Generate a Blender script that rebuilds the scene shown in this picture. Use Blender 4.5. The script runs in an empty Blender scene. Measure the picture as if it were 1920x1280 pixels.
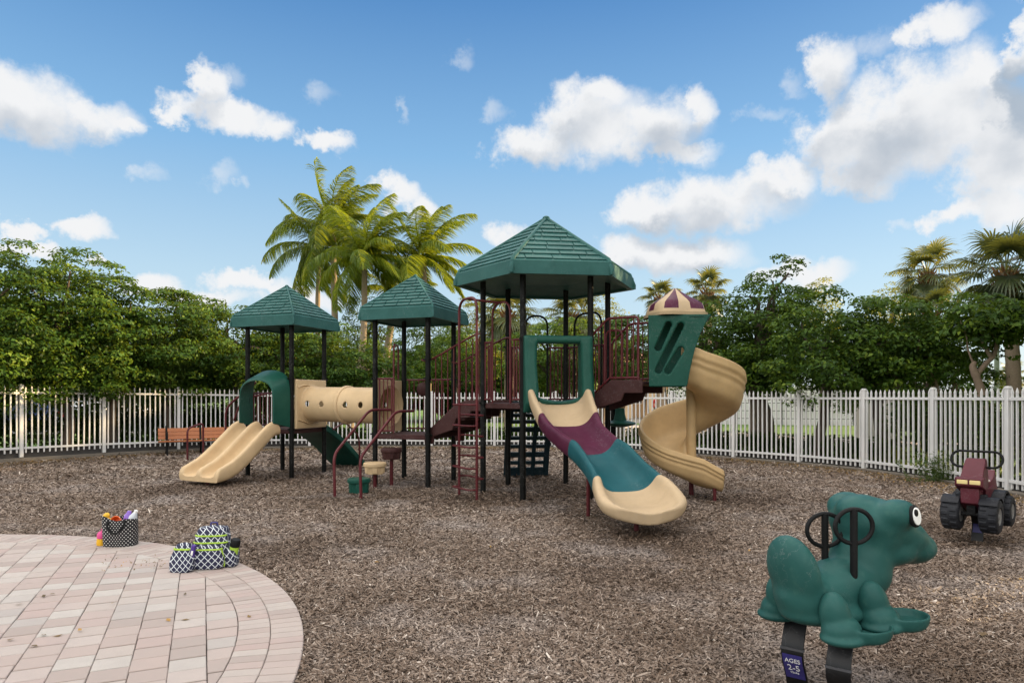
import bpy, bmesh, math, random
import numpy as np
from mathutils import Vector, Matrix, Quaternion

random.seed(11)
PI = math.pi
R = math.radians
V = Vector
F, EYE, HY = 1280.0, 1.6, 744.0       # focal length in photo pixels, eye height, horizon row
SC = bpy.context.scene
COL = SC.collection


def G(x, y, h=0.0):
    """point on the level h that shows at photo pixel x, y"""
    z = F * (EYE - h) / (y - HY)
    return V(((x - 960) / F * z, z, h))


def P(x, y, z):
    """point at distance z that shows at photo pixel x, y"""
    return V(((x - 960) / F * z, z, EYE - (y - HY) / F * z))


# ------------------------------------------------------------------ materials
def new_mat(name):
    m = bpy.data.materials.new(name)
    m.use_nodes = True
    nt = m.node_tree
    nt.nodes.clear()
    out = nt.nodes.new('ShaderNodeOutputMaterial')
    b = nt.nodes.new('ShaderNodeBsdfPrincipled')
    nt.links.new(b.outputs[0], out.inputs[0])
    return m, nt, b, out


def N(nt, kind, **kw):
    n = nt.nodes.new(kind)
    for k, v in kw.items():
        if k.startswith('i_'):
            key = k[2:]
            n.inputs[int(key) if key.isdigit() else key].default_value = v
        else:
            setattr(n, k, v)
    return n


def L(nt, a, b):
    nt.links.new(a, b)


def mixc(nt, fac, a, b, blend='MIX'):
    n = nt.nodes.new('ShaderNodeMix')
    n.data_type = 'RGBA'
    n.blend_type = blend
    for sock, val in ((n.inputs[0], fac), (n.inputs[6], a), (n.inputs[7], b)):
        if hasattr(val, 'is_linked') or isinstance(val, bpy.types.NodeSocket):
            nt.links.new(val, sock)
        else:
            sock.default_value = (*val, 1) if isinstance(val, tuple) and len(val) == 3 else val
    return n.outputs[2]


def math_(nt, op, a, b=None, c=None, clamp=False):
    n = nt.nodes.new('ShaderNodeMath')
    n.operation = op
    n.use_clamp = clamp
    for i, v in enumerate((a, b, c)):
        if v is None:
            continue
        if isinstance(v, bpy.types.NodeSocket):
            nt.links.new(v, n.inputs[i])
        else:
            n.inputs[i].default_value = v
    return n.outputs[0]


def ramp(nt, fac, stops):
    n = nt.nodes.new('ShaderNodeValToRGB')
    e = n.color_ramp.elements
    while len(e) < len(stops):
        e.new(0.5)
    for el, (p, c) in zip(e, stops):
        el.position = p
        el.color = (*c, 1) if len(c) == 3 else c
    nt.links.new(fac, n.inputs[0])
    return n.outputs[0]


def noise(nt, scale, detail=4, rough=.55, coord='Object', vec=None):
    n = nt.nodes.new('ShaderNodeTexNoise')
    n.inputs['Scale'].default_value = scale
    n.inputs['Detail'].default_value = detail
    n.inputs['Roughness'].default_value = rough
    if vec is None:
        tc = nt.nodes.new('ShaderNodeTexCoord')
        vec = tc.outputs[coord]
    nt.links.new(vec, n.inputs['Vector'])
    return n.outputs['Fac']


def bump(nt, b, height, strength=.2, dist=.01):
    n = nt.nodes.new('ShaderNodeBump')
    n.inputs['Strength'].default_value = strength
    n.inputs['Distance'].default_value = dist
    nt.links.new(height, n.inputs['Height'])
    nt.links.new(n.outputs[0], b.inputs['Normal'])


def plastic(name, col, rough=.4, var=.18, bscale=220, bs=.08, fade=None, spec=.15):
    m, nt, b, o = new_mat(name)
    b.inputs['Specular IOR Level'].default_value = spec
    n1 = noise(nt, 2.3, 5, .65)
    n2 = noise(nt, 19, 4, .6)
    dark = tuple(c * (1 - var) for c in col)
    lite = tuple(min(1, c * (1 + var) + .006) for c in col)
    c1 = mixc(nt, ramp(nt, n1, [(.3, (0, 0, 0)), (.7, (1, 1, 1))]), dark, lite)
    f = fade if fade else tuple(min(1, c * .75 + .06) for c in col)
    c2 = mixc(nt, ramp(nt, n2, [(.56, (0, 0, 0)), (.76, (.5, .5, .5))]), c1, f)
    # fine pale scratches and a few rubbed streaks
    n3 = noise(nt, 7, 6, .62)
    line = math_(nt, 'LESS_THAN', math_(nt, 'ABSOLUTE', math_(nt, 'SUBTRACT', n3, .5)), .0045)
    n4 = noise(nt, 1.6, 2, .5)
    mask = math_(nt, 'MULTIPLY', line, math_(nt, 'MULTIPLY', ramp(nt, n4, [(.45, (0, 0, 0)), (.6, (1, 1, 1))]), .45))
    c2 = mixc(nt, mask, c2, tuple(min(1, c * .6 + .16) for c in col))
    L(nt, c2, b.inputs['Base Color'])
    rr = nt.nodes.new('ShaderNodeMapRange')
    rr.inputs[3].default_value = rough - .08
    rr.inputs[4].default_value = rough + .16
    L(nt, n2, rr.inputs[0])
    L(nt, rr.outputs[0], b.inputs['Roughness'])
    bump(nt, b, noise(nt, bscale, 2), bs, .003)
    return m


def plain(name, col, rough=.5, metal=0.0, var=.12, scale=9, bs=0, bscale=60):
    m, nt, b, o = new_mat(name)
    n1 = noise(nt, scale, 5, .6)
    c = mixc(nt, n1, tuple(x * (1 - var) for x in col), tuple(min(1, x * (1 + var)) for x in col))
    L(nt, c, b.inputs['Base Color'])
    b.inputs['Roughness'].default_value = rough
    b.inputs['Metallic'].default_value = metal
    if bs:
        bump(nt, b, noise(nt, bscale, 4), bs, .01)
    return m


def leafy(name, stops, trans=.35, rough=.42, tcol=(.5, .6, .08), spec=.5):
    """leaf colour picked per leaf from the face attribute rnd"""
    m, nt, b, o = new_mat(name)
    at = N(nt, 'ShaderNodeAttribute', attribute_name='rnd')
    c = ramp(nt, at.outputs['Fac'], stops)
    L(nt, c, b.inputs['Base Color'])
    b.inputs['Roughness'].default_value = rough
    b.inputs['Specular IOR Level'].default_value = spec
    t = N(nt, 'ShaderNodeBsdfTranslucent')
    tc = mixc(nt, .55, c, tcol)
    L(nt, tc, t.inputs[0])
    mx = N(nt, 'ShaderNodeMixShader', i_0=trans)
    L(nt, b.outputs[0], mx.inputs[1])
    L(nt, t.outputs[0], mx.inputs[2])
    L(nt, mx.outputs[0], o.inputs[0])
    return m


# ------------------------------------------------------------------ mesh builder
class MB:
    def __init__(s):
        s.v, s.f, s.m = [], [], []

    def add(s, verts, faces, m=0):
        k = len(s.v)
        s.v.extend(V(p) for p in verts)
        s.f.extend(tuple(i + k for i in f) for f in faces)
        s.m.extend([m] * len(faces))

    def box(s, c, size, rot=None, m=0):
        hx, hy, hz = (q / 2 for q in size)
        pts = [V((x, y, z)) for z in (-hz, hz) for y in (-hy, hy) for x in (-hx, hx)]
        if rot is not None:
            M = rot if isinstance(rot, Matrix) else Matrix.Rotation(rot, 3, 'Z')
            pts = [M @ p for p in pts]
        c = V(c)
        s.add([p + c for p in pts], [(0, 2, 3, 1), (4, 5, 7, 6), (0, 1, 5, 4), (2, 6, 7, 3), (0, 4, 6, 2), (1, 3, 7, 5)], m)

    def beam(s, a, b, w, h, up=(0, 0, 1), m=0):
        a, b = V(a), V(b)
        d = (b - a)
        ln = d.length
        d.normalize()
        side = d.cross(V(up)).normalized()
        u = side.cross(d)
        M = Matrix((d, side, u)).transposed()
        s.box((a + b) / 2, (ln, w, h), M, m)

    def rings(s, secs, cap=True, m=0, loop=True, closed=False):
        n = len(secs[0])
        k = len(s.v)
        for r in secs:
            s.v.extend(V(p) for p in r)
        rows = len(secs)
        cnt = 0
        for i in range(rows if closed else rows - 1):
            i2 = (i + 1) % rows
            for j in range(n if loop else n - 1):
                j2 = (j + 1) % n
                s.f.append((k + i * n + j, k + i * n + j2, k + i2 * n + j2, k + i2 * n + j))
                cnt += 1
        if cap and loop and not closed:
            s.f.append(tuple(k + j for j in reversed(range(n))))
            s.f.append(tuple(k + (rows - 1) * n + j for j in range(n)))
            cnt += 2
        s.m.extend([m] * cnt)

    def tube(s, pts, r, n=10, m=0, closed=False, flat=1.0):
        pts = [V(p) for p in pts]
        q = len(pts)
        rs = r if isinstance(r, (list, tuple)) else [r] * q
        tg = []
        for i in range(q):
            a = pts[i - 1] if (i > 0 or closed) else pts[i]
            b = pts[(i + 1) % q] if (i < q - 1 or closed) else pts[i]
            tg.append((b - a).normalized())
        ref = V((0, 0, 1)) if abs(tg[0].z) < .9 else V((1, 0, 0))
        u = tg[0].cross(ref).normalized()
        secs = []
        for i in range(q):
            u = (u - tg[i] * u.dot(tg[i])).normalized()
            w = tg[i].cross(u)
            secs.append([pts[i] + (u * math.cos(2 * PI * j / n) + w * (flat * math.sin(2 * PI * j / n))) * rs[i] for j in range(n)])
        s.rings(secs, True, m, True, closed)

    def cyl(s, a, b, r0, r1=None, n=14, m=0):
        s.tube([a, b], [r0, r0 if r1 is None else r1], n, m)

    def lathe(s, prof, c=(0, 0, 0), n=24, m=0, M=None):
        c = V(c)
        secs = []
        for r, z in prof:
            ring = [V((r * math.cos(2 * PI * j / n), r * math.sin(2 * PI * j / n), z)) for j in range(n)]
            if M is not None:
                ring = [M @ p for p in ring]
            secs.append([p + c for p in ring])
        s.rings(secs, True, m)

    def ball(s, c, r, n=16, k=10, M=None, m=0):
        rx, ry, rz = r if isinstance(r, (tuple, list)) else (r, r, r)
        c = V(c)
        secs = []
        for i in range(1, k):
            t = PI * i / k
            ring = [V((rx * math.sin(t) * math.cos(2 * PI * j / n), ry * math.sin(t) * math.sin(2 * PI * j / n), -rz * math.cos(t))) for j in range(n)]
            if M is not None:
                ring = [M @ p for p in ring]
            secs.append([p + c for p in ring])
        s.rings(secs, True, m)

    def quad(s, a, b, c, d, m=0):
        s.add([a, b, c, d], [(0, 1, 2, 3)], m)

    def slab(s, poly, z0, z1, m=0):
        """vertical prism over a polygon of (x, y)"""
        s.rings([[V((p[0], p[1], z0)) for p in poly], [V((p[0], p[1], z1)) for p in poly]], True, m)

    def build(s, name, mats, parent=None, bevel=0, seg=2, smooth=35, subsurf=0, fix=True):
        me = bpy.data.meshes.new(name)
        off = V((0, 0, 0))
        if parent is not None:
            p = parent
            while p.parent is not None:
                p = p.parent
            off = V(p.location)
        me.from_pydata([tuple(p - off) for p in s.v], [], s.f)
        mats = mats if isinstance(mats, (list, tuple)) else [mats]
        for q in mats:
            me.materials.append(q)
        me.polygons.foreach_set('material_index', s.m)
        if fix:
            bm = bmesh.new()
            bm.from_mesh(me)
            bmesh.ops.recalc_face_normals(bm, faces=bm.faces)
            bm.to_mesh(me)
            bm.free()
        if smooth:
            me.polygons.foreach_set('use_smooth', [True] * len(me.polygons))
            if not subsurf:
                me.set_sharp_from_angle(angle=R(smooth))
        me.update()
        o = bpy.data.objects.new(name, me)
        COL.objects.link(o)
        if parent is not None:
            o.parent = parent
        if bevel:
            b = o.modifiers.new('bevel', 'BEVEL')
            b.width = bevel
            b.segments = seg
            b.limit_method = 'ANGLE'
            b.angle_limit = R(30)
            b.harden_normals = False
        if subsurf:
            q = o.modifiers.new('subsurf', 'SUBSURF')
            q.levels = q.render_levels = subsurf
        return o


def tag(o, label=None, cat=None, group=None, kind=None):
    if label:
        o['label'] = label
    if cat:
        o['category'] = cat
    if group:
        o['group'] = group
    if kind:
        o['kind'] = kind
    return o


def thing(name, label, cat, loc=(0, 0, 0), group=None):
    o = bpy.data.objects.new(name, None)
    o.empty_display_size = .2
    o.location = loc
    COL.objects.link(o)
    return tag(o, label, cat, group)


def copy_tree(o, parent=None):
    c = o.copy()
    COL.objects.link(c)
    c.parent = parent
    for ch in [q for q in bpy.data.objects if q.parent == o]:
        copy_tree(ch, c)
    return c


def rounded(pts, r, n=6):
    """polyline with its inner corners rounded"""
    pts = [V(p) for p in pts]
    out = [pts[0]]
    for i in range(1, len(pts) - 1):
        a, b, c = pts[i - 1], pts[i], pts[i + 1]
        d1, d2 = (a - b), (c - b)
        k = min(r, d1.length * .49, d2.length * .49)
        p, q = b + d1.normalized() * k, b + d2.normalized() * k
        for j in range(n + 1):
            t = j / n
            out.append((p * (1 - t) + b * t) * (1 - t) + (b * (1 - t) + q * t) * t)
    out.append(pts[-1])
    return out


def spline(pts, n=8):
    """Catmull-Rom through the points (any dimension as Vectors)"""
    pts = [V(p) for p in pts]
    e = [pts[0] * 2 - pts[1]] + pts + [pts[-1] * 2 - pts[-2]]
    out = []
    for i in range(1, len(e) - 2):
        a, b, c, d = e[i - 1:i + 3]
        for j in range(n):
            t = j / n
            out.append(.5 * ((2 * b) + (c - a) * t + (2 * a - 5 * b + 4 * c - d) * t * t + (3 * b - a - 3 * c + d) * t ** 3))
    out.append(pts[-1])
    return out


def np_mesh(name, verts, quads, mats, parent=None, rnd=None, mi=None, smooth=False):
    """mesh from numpy arrays; rnd is a number per face kept in the face attribute rnd"""
    me = bpy.data.meshes.new(name)
    nv, nf = len(verts), len(quads)
    me.vertices.add(nv)
    me.vertices.foreach_set('co', np.asarray(verts, np.float32).ravel())
    k = quads.shape[1]
    me.loops.add(nf * k)
    me.loops.foreach_set('vertex_index', np.asarray(quads, np.int32).ravel())
    me.polygons.add(nf)
    me.polygons.foreach_set('loop_start', np.arange(0, nf * k, k, dtype=np.int32))
    me.polygons.foreach_set('loop_total', np.full(nf, k, np.int32))
    for q in (mats if isinstance(mats, (list, tuple)) else [mats]):
        me.materials.append(q)
    if mi is not None:
        me.polygons.foreach_set('material_index', np.asarray(mi, np.int32))
    if smooth:
        me.polygons.foreach_set('use_smooth', np.ones(nf, bool))
    if rnd is not None:
        at = me.attributes.new('rnd', 'FLOAT', 'FACE')
        at.data.foreach_set('value', np.asarray(rnd, np.float32))
    me.update(calc_edges=True)
    me.validate()
    o = bpy.data.objects.new(name, me)
    COL.objects.link(o)
    if parent is not None:
        o.parent = parent
    return o
# ------------------------------------------------------------------ palette
M = {}
M['roof'] = plastic('teal roof plastic', (.026, .098, .090), .48, .16, fade=(.048, .135, .13))
M['green'] = plastic('dark green plastic', (.009, .066, .047), .36, .15, fade=(.022, .095, .075))
M['teal'] = plastic('teal slide plastic', (.009, .078, .092), .34, .14, fade=(.02, .105, .12), spec=.13)
M['tan'] = plastic('tan plastic', (.56, .405, .235), .42, .10, fade=(.50, .37, .23))
M['tan2'] = plastic('ochre tan plastic', (.50, .342, .170), .42, .13, fade=(.44, .31, .165))
M['cream'] = plastic('cream plastic', (.455, .338, .208), .45, .09, fade=(.40, .30, .19))
M['purple'] = plastic('plum plastic', (.075, .013, .036), .34, .18, fade=(.10, .025, .06), spec=.13)
M['maroon'] = plastic('maroon painted steel', (.085, .008, .011), .40, .2, 160, .06, fade=(.09, .016, .018), spec=.3)
M['deck'] = plastic('brown vinyl deck coating', (.052, .020, .019), .55, .2, 90, .2)
M['black'] = plastic('black painted steel', (.0045, .0045, .004), .42, .25, 160, .08, fade=(.005, .0048, .0045), spec=.12)
M['rubber'] = plastic('black rubber', (.0065, .0066, .007), .5, .2, 90, .2, fade=(.007, .007, .007), spec=.15)
M['net'] = plastic('dark blue green climber', (.010, .026, .034), .45, .2)
M['steel'] = plain('galvanised steel', (.45, .45, .46), .35, .9)
M['white'] = plain('white fence paint', (.68, .665, .645), .5, 0, .14, 2.2)
M['kerb'] = plain('worn concrete kerb', (.17, .145, .115), .9, 0, .35, 7, .5)
M['dark_kerb'] = plain('dark stained concrete', (.055, .05, .047), .9, 0, .3, 6, .4)
M['wood'] = plain('orange brown bench boards', (.40, .135, .045), .5, 0, .15, 14)
M['bark'] = plain('grey brown bark', (.085, .062, .045), .9, 0, .4, 16, .8, 30)
M['pale_bark'] = plain('pale knotty bark', (.23, .165, .115), .9, 0, .35, 14, .7, 25)
M['palm_bark'] = plain('palm bark', (.25, .19, .13), .9, 0, .35, 20, .8, 24)
M['boots'] = plain('dry palm leaf bases', (.22, .105, .04), .9, 0, .5, 20, .8, 18)
M['wall_white'] = plain('white stucco', (.78, .77, .76), .8, 0, .05, 2)
M['wall_tan'] = plain('tan stucco', (.62, .45, .27), .8, 0, .1, 2)
M['roof_tile'] = plain('terracotta roof', (.30, .15, .09), .8, 0, .2, 5)
M['glass'] = plain('dark glass', (.02, .024, .03), .08)
M['grey'] = plain('grey plastic', (.06, .06, .066), .5, 0, .15, 12)
M['box'] = plain('beige utility paint', (.48, .42, .38), .6, 0, .08, 3)

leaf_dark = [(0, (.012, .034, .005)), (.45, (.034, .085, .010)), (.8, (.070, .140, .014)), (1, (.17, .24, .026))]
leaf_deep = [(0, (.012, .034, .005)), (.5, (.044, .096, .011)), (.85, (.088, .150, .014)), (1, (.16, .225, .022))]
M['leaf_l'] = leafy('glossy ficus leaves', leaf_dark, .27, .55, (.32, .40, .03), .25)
M['leaf_r'] = leafy('deep green leaves', leaf_deep, .26, .55, (.24, .34, .03), .22)
M['leaf_y'] = leafy('yellow green leaves', [(0, (.03, .06, .006)), (.6, (.11, .15, .012)), (1, (.26, .26, .02))], .4, .5, (.6, .55, .05))
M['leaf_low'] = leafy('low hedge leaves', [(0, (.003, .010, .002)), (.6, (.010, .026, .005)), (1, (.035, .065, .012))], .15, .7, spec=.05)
M['coco'] = leafy('coconut fronds', [(0, (.014, .040, .012)), (.5, (.066, .118, .012)), (1, (.205, .24, .013))], .40, .42, (.58, .62, .02), .3)
M['sabal'] = leafy('cabbage palm fans', [(0, (.022, .042, .018)), (.5, (.052, .082, .036)), (1, (.12, .14, .05))], .35, .42, (.55, .48, .05), .6)
M['dead'] = leafy('dry fronds', [(0, (.10, .06, .02)), (1, (.32, .21, .08))], .35, .7, (.55, .35, .08))
M['weed'] = leafy('weed leaves', [(0, (.012, .04, .01)), (1, (.04, .09, .02))], .3, .5)


def mulch_mat():
    m, nt, b, o = new_mat('wood chip ground')
    tc = N(nt, 'ShaderNodeTexCoord')
    vo = N(nt, 'ShaderNodeTexVoronoi', i_Scale=34.0)
    mp = N(nt, 'ShaderNodeMapping')
    L(nt, tc.outputs['Object'], mp.inputs[0])
    wn = N(nt, 'ShaderNodeTexNoise', i_Scale=9.0, i_Detail=3.0)
    L(nt, tc.outputs['Object'], wn.inputs['Vector'])
    ad = N(nt, 'ShaderNodeVectorMath', operation='MULTIPLY_ADD')
    ad.inputs[1].default_value = (.18, .18, .18)
    L(nt, wn.outputs['Color'], ad.inputs[0])
    L(nt, mp.outputs[0], ad.inputs[2])
    L(nt, ad.outputs[0], vo.inputs['Vector'])
    sep = N(nt, 'ShaderNodeSeparateColor')
    L(nt, vo.outputs['Color'], sep.inputs[0])
    c = ramp(nt, sep.outputs[0], [(0, (.045, .029, .019)), (.4, (.11, .078, .056)), (.75, (.20, .15, .115)), (1, (.33, .265, .215))])
    big = noise(nt, .55, 5, .6)
    c = mixc(nt, ramp(nt, big, [(.38, (1, 1, 1)), (.55, (0, 0, 0))]), c, mixc(nt, .5, c, (.06, .037, .022)))
    L(nt, c, b.inputs['Base Color'])
    b.inputs['Roughness'].default_value = .9
    bump(nt, b, vo.outputs['Distance'], .9, .02)
    return m


def chip_mat():
    m, nt, b, o = new_mat('loose wood chips')
    at = N(nt, 'ShaderNodeAttribute', attribute_name='rnd')
    c = ramp(nt, at.outputs['Fac'], [(0, (.066, .041, .026)), (.28, (.165, .114, .081)), (.6, (.282, .213, .163)), (.88, (.42, .345, .285)), (1, (.70, .61, .52))])
    big = noise(nt, .42, 6, .66)
    c = mixc(nt, ramp(nt, big, [(.36, (.9, .9, .9)), (.52, (0, 0, 0))]), c, mixc(nt, .6, c, (.085, .050, .026)))
    c = mixc(nt, ramp(nt, noise(nt, .8, 5, .6), [(.5, (0, 0, 0)), (.68, (.4, .4, .4))]), c, (.40, .36, .34))
    L(nt, c, b.inputs['Base Color'])
    b.inputs['Roughness'].default_value = .8
    return m


def paver_mat():
    m, nt, b, o = new_mat('blush concrete pavers')
    at = N(nt, 'ShaderNodeAttribute', attribute_name='rnd')
    c = ramp(nt, at.outputs['Fac'], [(0, (.33, .27, .24)), (.28, (.40, .315, .28)), (.5, (.435, .38, .34)), (.7, (.395, .295, .265)), (.85, (.475, .435, .395)), (1, (.37, .33, .305))])
    n1 = noise(nt, 5, 6, .7)
    c = mixc(nt, ramp(nt, n1, [(.3, (.35, .35, .35)), (.62, (0, 0, 0))]), c, (.32, .28, .255))
    n2 = noise(nt, 260, 2, .6)
    c = mixc(nt, ramp(nt, n2, [(.35, (.35, .35, .35)), (.6, (0, 0, 0))]), c, (.31, .27, .25))
    L(nt, c, b.inputs['Base Color'])
    b.inputs['Roughness'].default_value = .85
    bump(nt, b, n2, .25, .003)
    return m


def lawn_mat():
    m, nt, b, o = new_mat('mown lawn')
    n1 = noise(nt, .35, 5, .6)
    n2 = noise(nt, 14, 5, .7)
    c = mixc(nt, n1, (.06, .145, .012), (.135, .235, .02))
    c = mixc(nt, ramp(nt, n2, [(.3, (.6, .6, .6)), (.7, (0, 0, 0))]), c, (.03, .055, .01))
    L(nt, c, b.inputs['Base Color'])
    b.inputs['Roughness'].default_value = .9
    bump(nt, b, n2, .8, .05)
    return m


def dots_mat():
    """white dots in staggered rows round a black bag"""
    m, nt, b, o = new_mat('black cloth with white dots')
    tc = N(nt, 'ShaderNodeTexCoord')
    s = N(nt, 'ShaderNodeSeparateXYZ')
    L(nt, tc.outputs['Object'], s.inputs[0])
    ang = math_(nt, 'ARCTAN2', s.outputs[1], s.outputs[0])
    u = math_(nt, 'MULTIPLY', ang, .165 / .040)
    v = math_(nt, 'DIVIDE', s.outputs[2], .040)
    a = math_(nt, 'SUBTRACT', math_(nt, 'FRACT', math_(nt, 'ADD', u, v)), .5)
    c = math_(nt, 'SUBTRACT', math_(nt, 'FRACT', math_(nt, 'SUBTRACT', u, v)), .5)
    d = math_(nt, 'SQRT', math_(nt, 'ADD', math_(nt, 'MULTIPLY', a, a), math_(nt, 'MULTIPLY', c, c)))
    k = math_(nt, 'LESS_THAN', d, .19)
    L(nt, mixc(nt, k, (.008, .008, .009), (.72, .70, .68)), b.inputs['Base Color'])
    b.inputs['Roughness'].default_value = .7
    return m


def lattice_mat(name, s_):
    """navy cloth with a white diagonal lattice"""
    m, nt, b, o = new_mat(name)
    tc = N(nt, 'ShaderNodeTexCoord')
    s = N(nt, 'ShaderNodeSeparateXYZ')
    L(nt, tc.outputs['Object'], s.inputs[0])
    u = math_(nt, 'DIVIDE', math_(nt, 'ADD', s.outputs[0], math_(nt, 'MULTIPLY', s.outputs[1], .7)), s_)
    v = math_(nt, 'DIVIDE', math_(nt, 'SUBTRACT', s.outputs[2], math_(nt, 'MULTIPLY', s.outputs[1], .45)), s_)
    a = math_(nt, 'ABSOLUTE', math_(nt, 'SUBTRACT', math_(nt, 'FRACT', math_(nt, 'ADD', u, v)), .5))
    c = math_(nt, 'ABSOLUTE', math_(nt, 'SUBTRACT', math_(nt, 'FRACT', math_(nt, 'SUBTRACT', u, v)), .5))
    k = math_(nt, 'GREATER_THAN', math_(nt, 'MAXIMUM', a, c), .43)
    L(nt, mixc(nt, k, (.012, .013, .045), (.62, .66, .68)), b.inputs['Base Color'])
    b.inputs['Roughness'].default_value = .75
    return m


M['mulch'], M['chips'], M['paver'], M['lawn'] = mulch_mat(), chip_mat(), paver_mat(), lawn_mat()
M['dots'], M['lattice'] = dots_mat(), lattice_mat('navy cloth with white lattice', .062)
M['lattice_small'] = lattice_mat('navy lunch bag cloth with white lattice', .055)
M['joint'] = plain('sand in the joints', (.055, .042, .034), .95, 0, .3, 12)
M['asphalt'] = plain('grey asphalt', (.10, .10, .10), .9, 0, .2, 3)
M['path'] = plain('pale concrete path', (.52, .44, .37), .9, 0, .1, 2)
M['lime'] = plain('lime green trim', (.36, .55, .05), .6)
M['violet'] = plain('violet nylon', (.06, .022, .22), .5)
M['yellow'] = plain('yellow toy plastic', (.75, .42, .02), .4)
M['orange'] = plain('orange toy plastic', (.75, .13, .015), .4)
M['pink'] = plain('pink toy plastic', (.62, .05, .22), .4)
M['lilac'] = plain('lilac bottle plastic', (.26, .13, .55), .3)
M['clear'] = plain('clear plastic bottle', (.55, .58, .62), .15)
M['navy'] = plain('navy sticker', (.035, .03, .16), .4)
M['eye_white'] = plain('white paint', (.8, .8, .78), .35, 0, .02)
M['lamp'] = plain('amber lamp lens', (.72, .58, .26), .3)
M['tractor'] = plastic('maroon plastic', (.085, .011, .020), .4, .18, fade=(.09, .022, .04), spec=.3)
M['hub'] = plain('grey hub', (.16, .155, .15), .5)
M['blue_car'] = plain('blue car paint', (.012, .028, .11), .25)
M['white_car'] = plain('white car paint', (.75, .76, .78), .2)
M['skin'] = plain('skin', (.45, .25, .17), .6)
M['red'] = plain('red shirt cloth', (.45, .02, .02), .8)
M['dry_leaf'] = leafy('fallen leaves', [(0, (.06, .04, .02)), (.6, (.20, .12, .04)), (1, (.45, .24, .05))], .1, .7)
# ------------------------------------------------------------------ camera
cam = bpy.data.cameras.new('camera')
cam.lens = 24.0
cam.sensor_width = 36.0
cam.shift_y = (HY - 640) / 1920
cam.clip_end = 2000
co = bpy.data.objects.new('camera', cam)
co.location = (0, 0, EYE)
co.rotation_euler = (PI / 2, 0, 0)
COL.objects.link(co)
SC.camera = co

# ------------------------------------------------------------------ sky
SUN_AZ, SUN_EL = 76.0, 15.0            # degrees to the right of the view direction, degrees up


def azel(x, y):
    return V((math.atan2(x - 960, F), math.atan2(HY - y, math.hypot(F, x - 960)), 0))


CLOUDS = [
    (60, 200, 125, 66), (160, 222, 95, 44), (20, 165, 80, 55), (225, 238, 40, 16),
    (430, 225, 105, 34), (395, 170, 36, 50), (330, 226, 46, 18), (505, 246, 46, 26), (612, 275, 52, 20),
    (30, 428, 35, 15), (140, 430, 56, 20), (40, 462, 42, 15), (178, 495, 30, 11), (300, 535, 66, 24), (380, 552, 90, 18), (470, 525, 76, 18), (560, 560, 80, 26),
    (1115, 232, 112, 82), (1215, 245, 105, 66), (1300, 212, 40, 46), (1010, 275, 85, 42), (1265, 292, 82, 24), (1130, 172, 58, 38),
    (1335, 382, 160, 52), (1455, 340, 80, 36), (1230, 396, 85, 36),
    (1260, 482, 125, 38), (1180, 478, 66, 36), (960, 448, 58, 30), (735, 358, 40, 28), (772, 384, 36, 26),
    (1660, 245, 180, 96), (1765, 205, 125, 108), (1850, 220, 90, 80), (1835, 150, 80, 44), (1560, 130, 52, 60), (1745, 62, 66, 32), (1570, 250, 84, 66), (1630, 325, 90, 44),
    (1880, 300, 120, 100), (1915, 85, 40, 80), (1875, 390, 90, 46), (1785, 402, 66, 22), (1500, 512, 84, 26),
]
WISPS = [(420, 140, 44, 28), (595, 178, 42, 28), (860, 115, 36, 24), (750, 205, 16, 22), (282, 330, 34, 17), (398, 332, 44, 22),
         (445, 350, 20, 15), (1470, 165, 40, 20), (1420, 215, 60, 18), (930, 212, 34, 22), (1660, 90, 60, 40), (1600, 100, 60, 30),
         (1790, 40, 50, 24), (1310, 300, 50, 22), (640, 290, 30, 14), (1380, 490, 60, 22), (1690, 420, 40, 12)]


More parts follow.
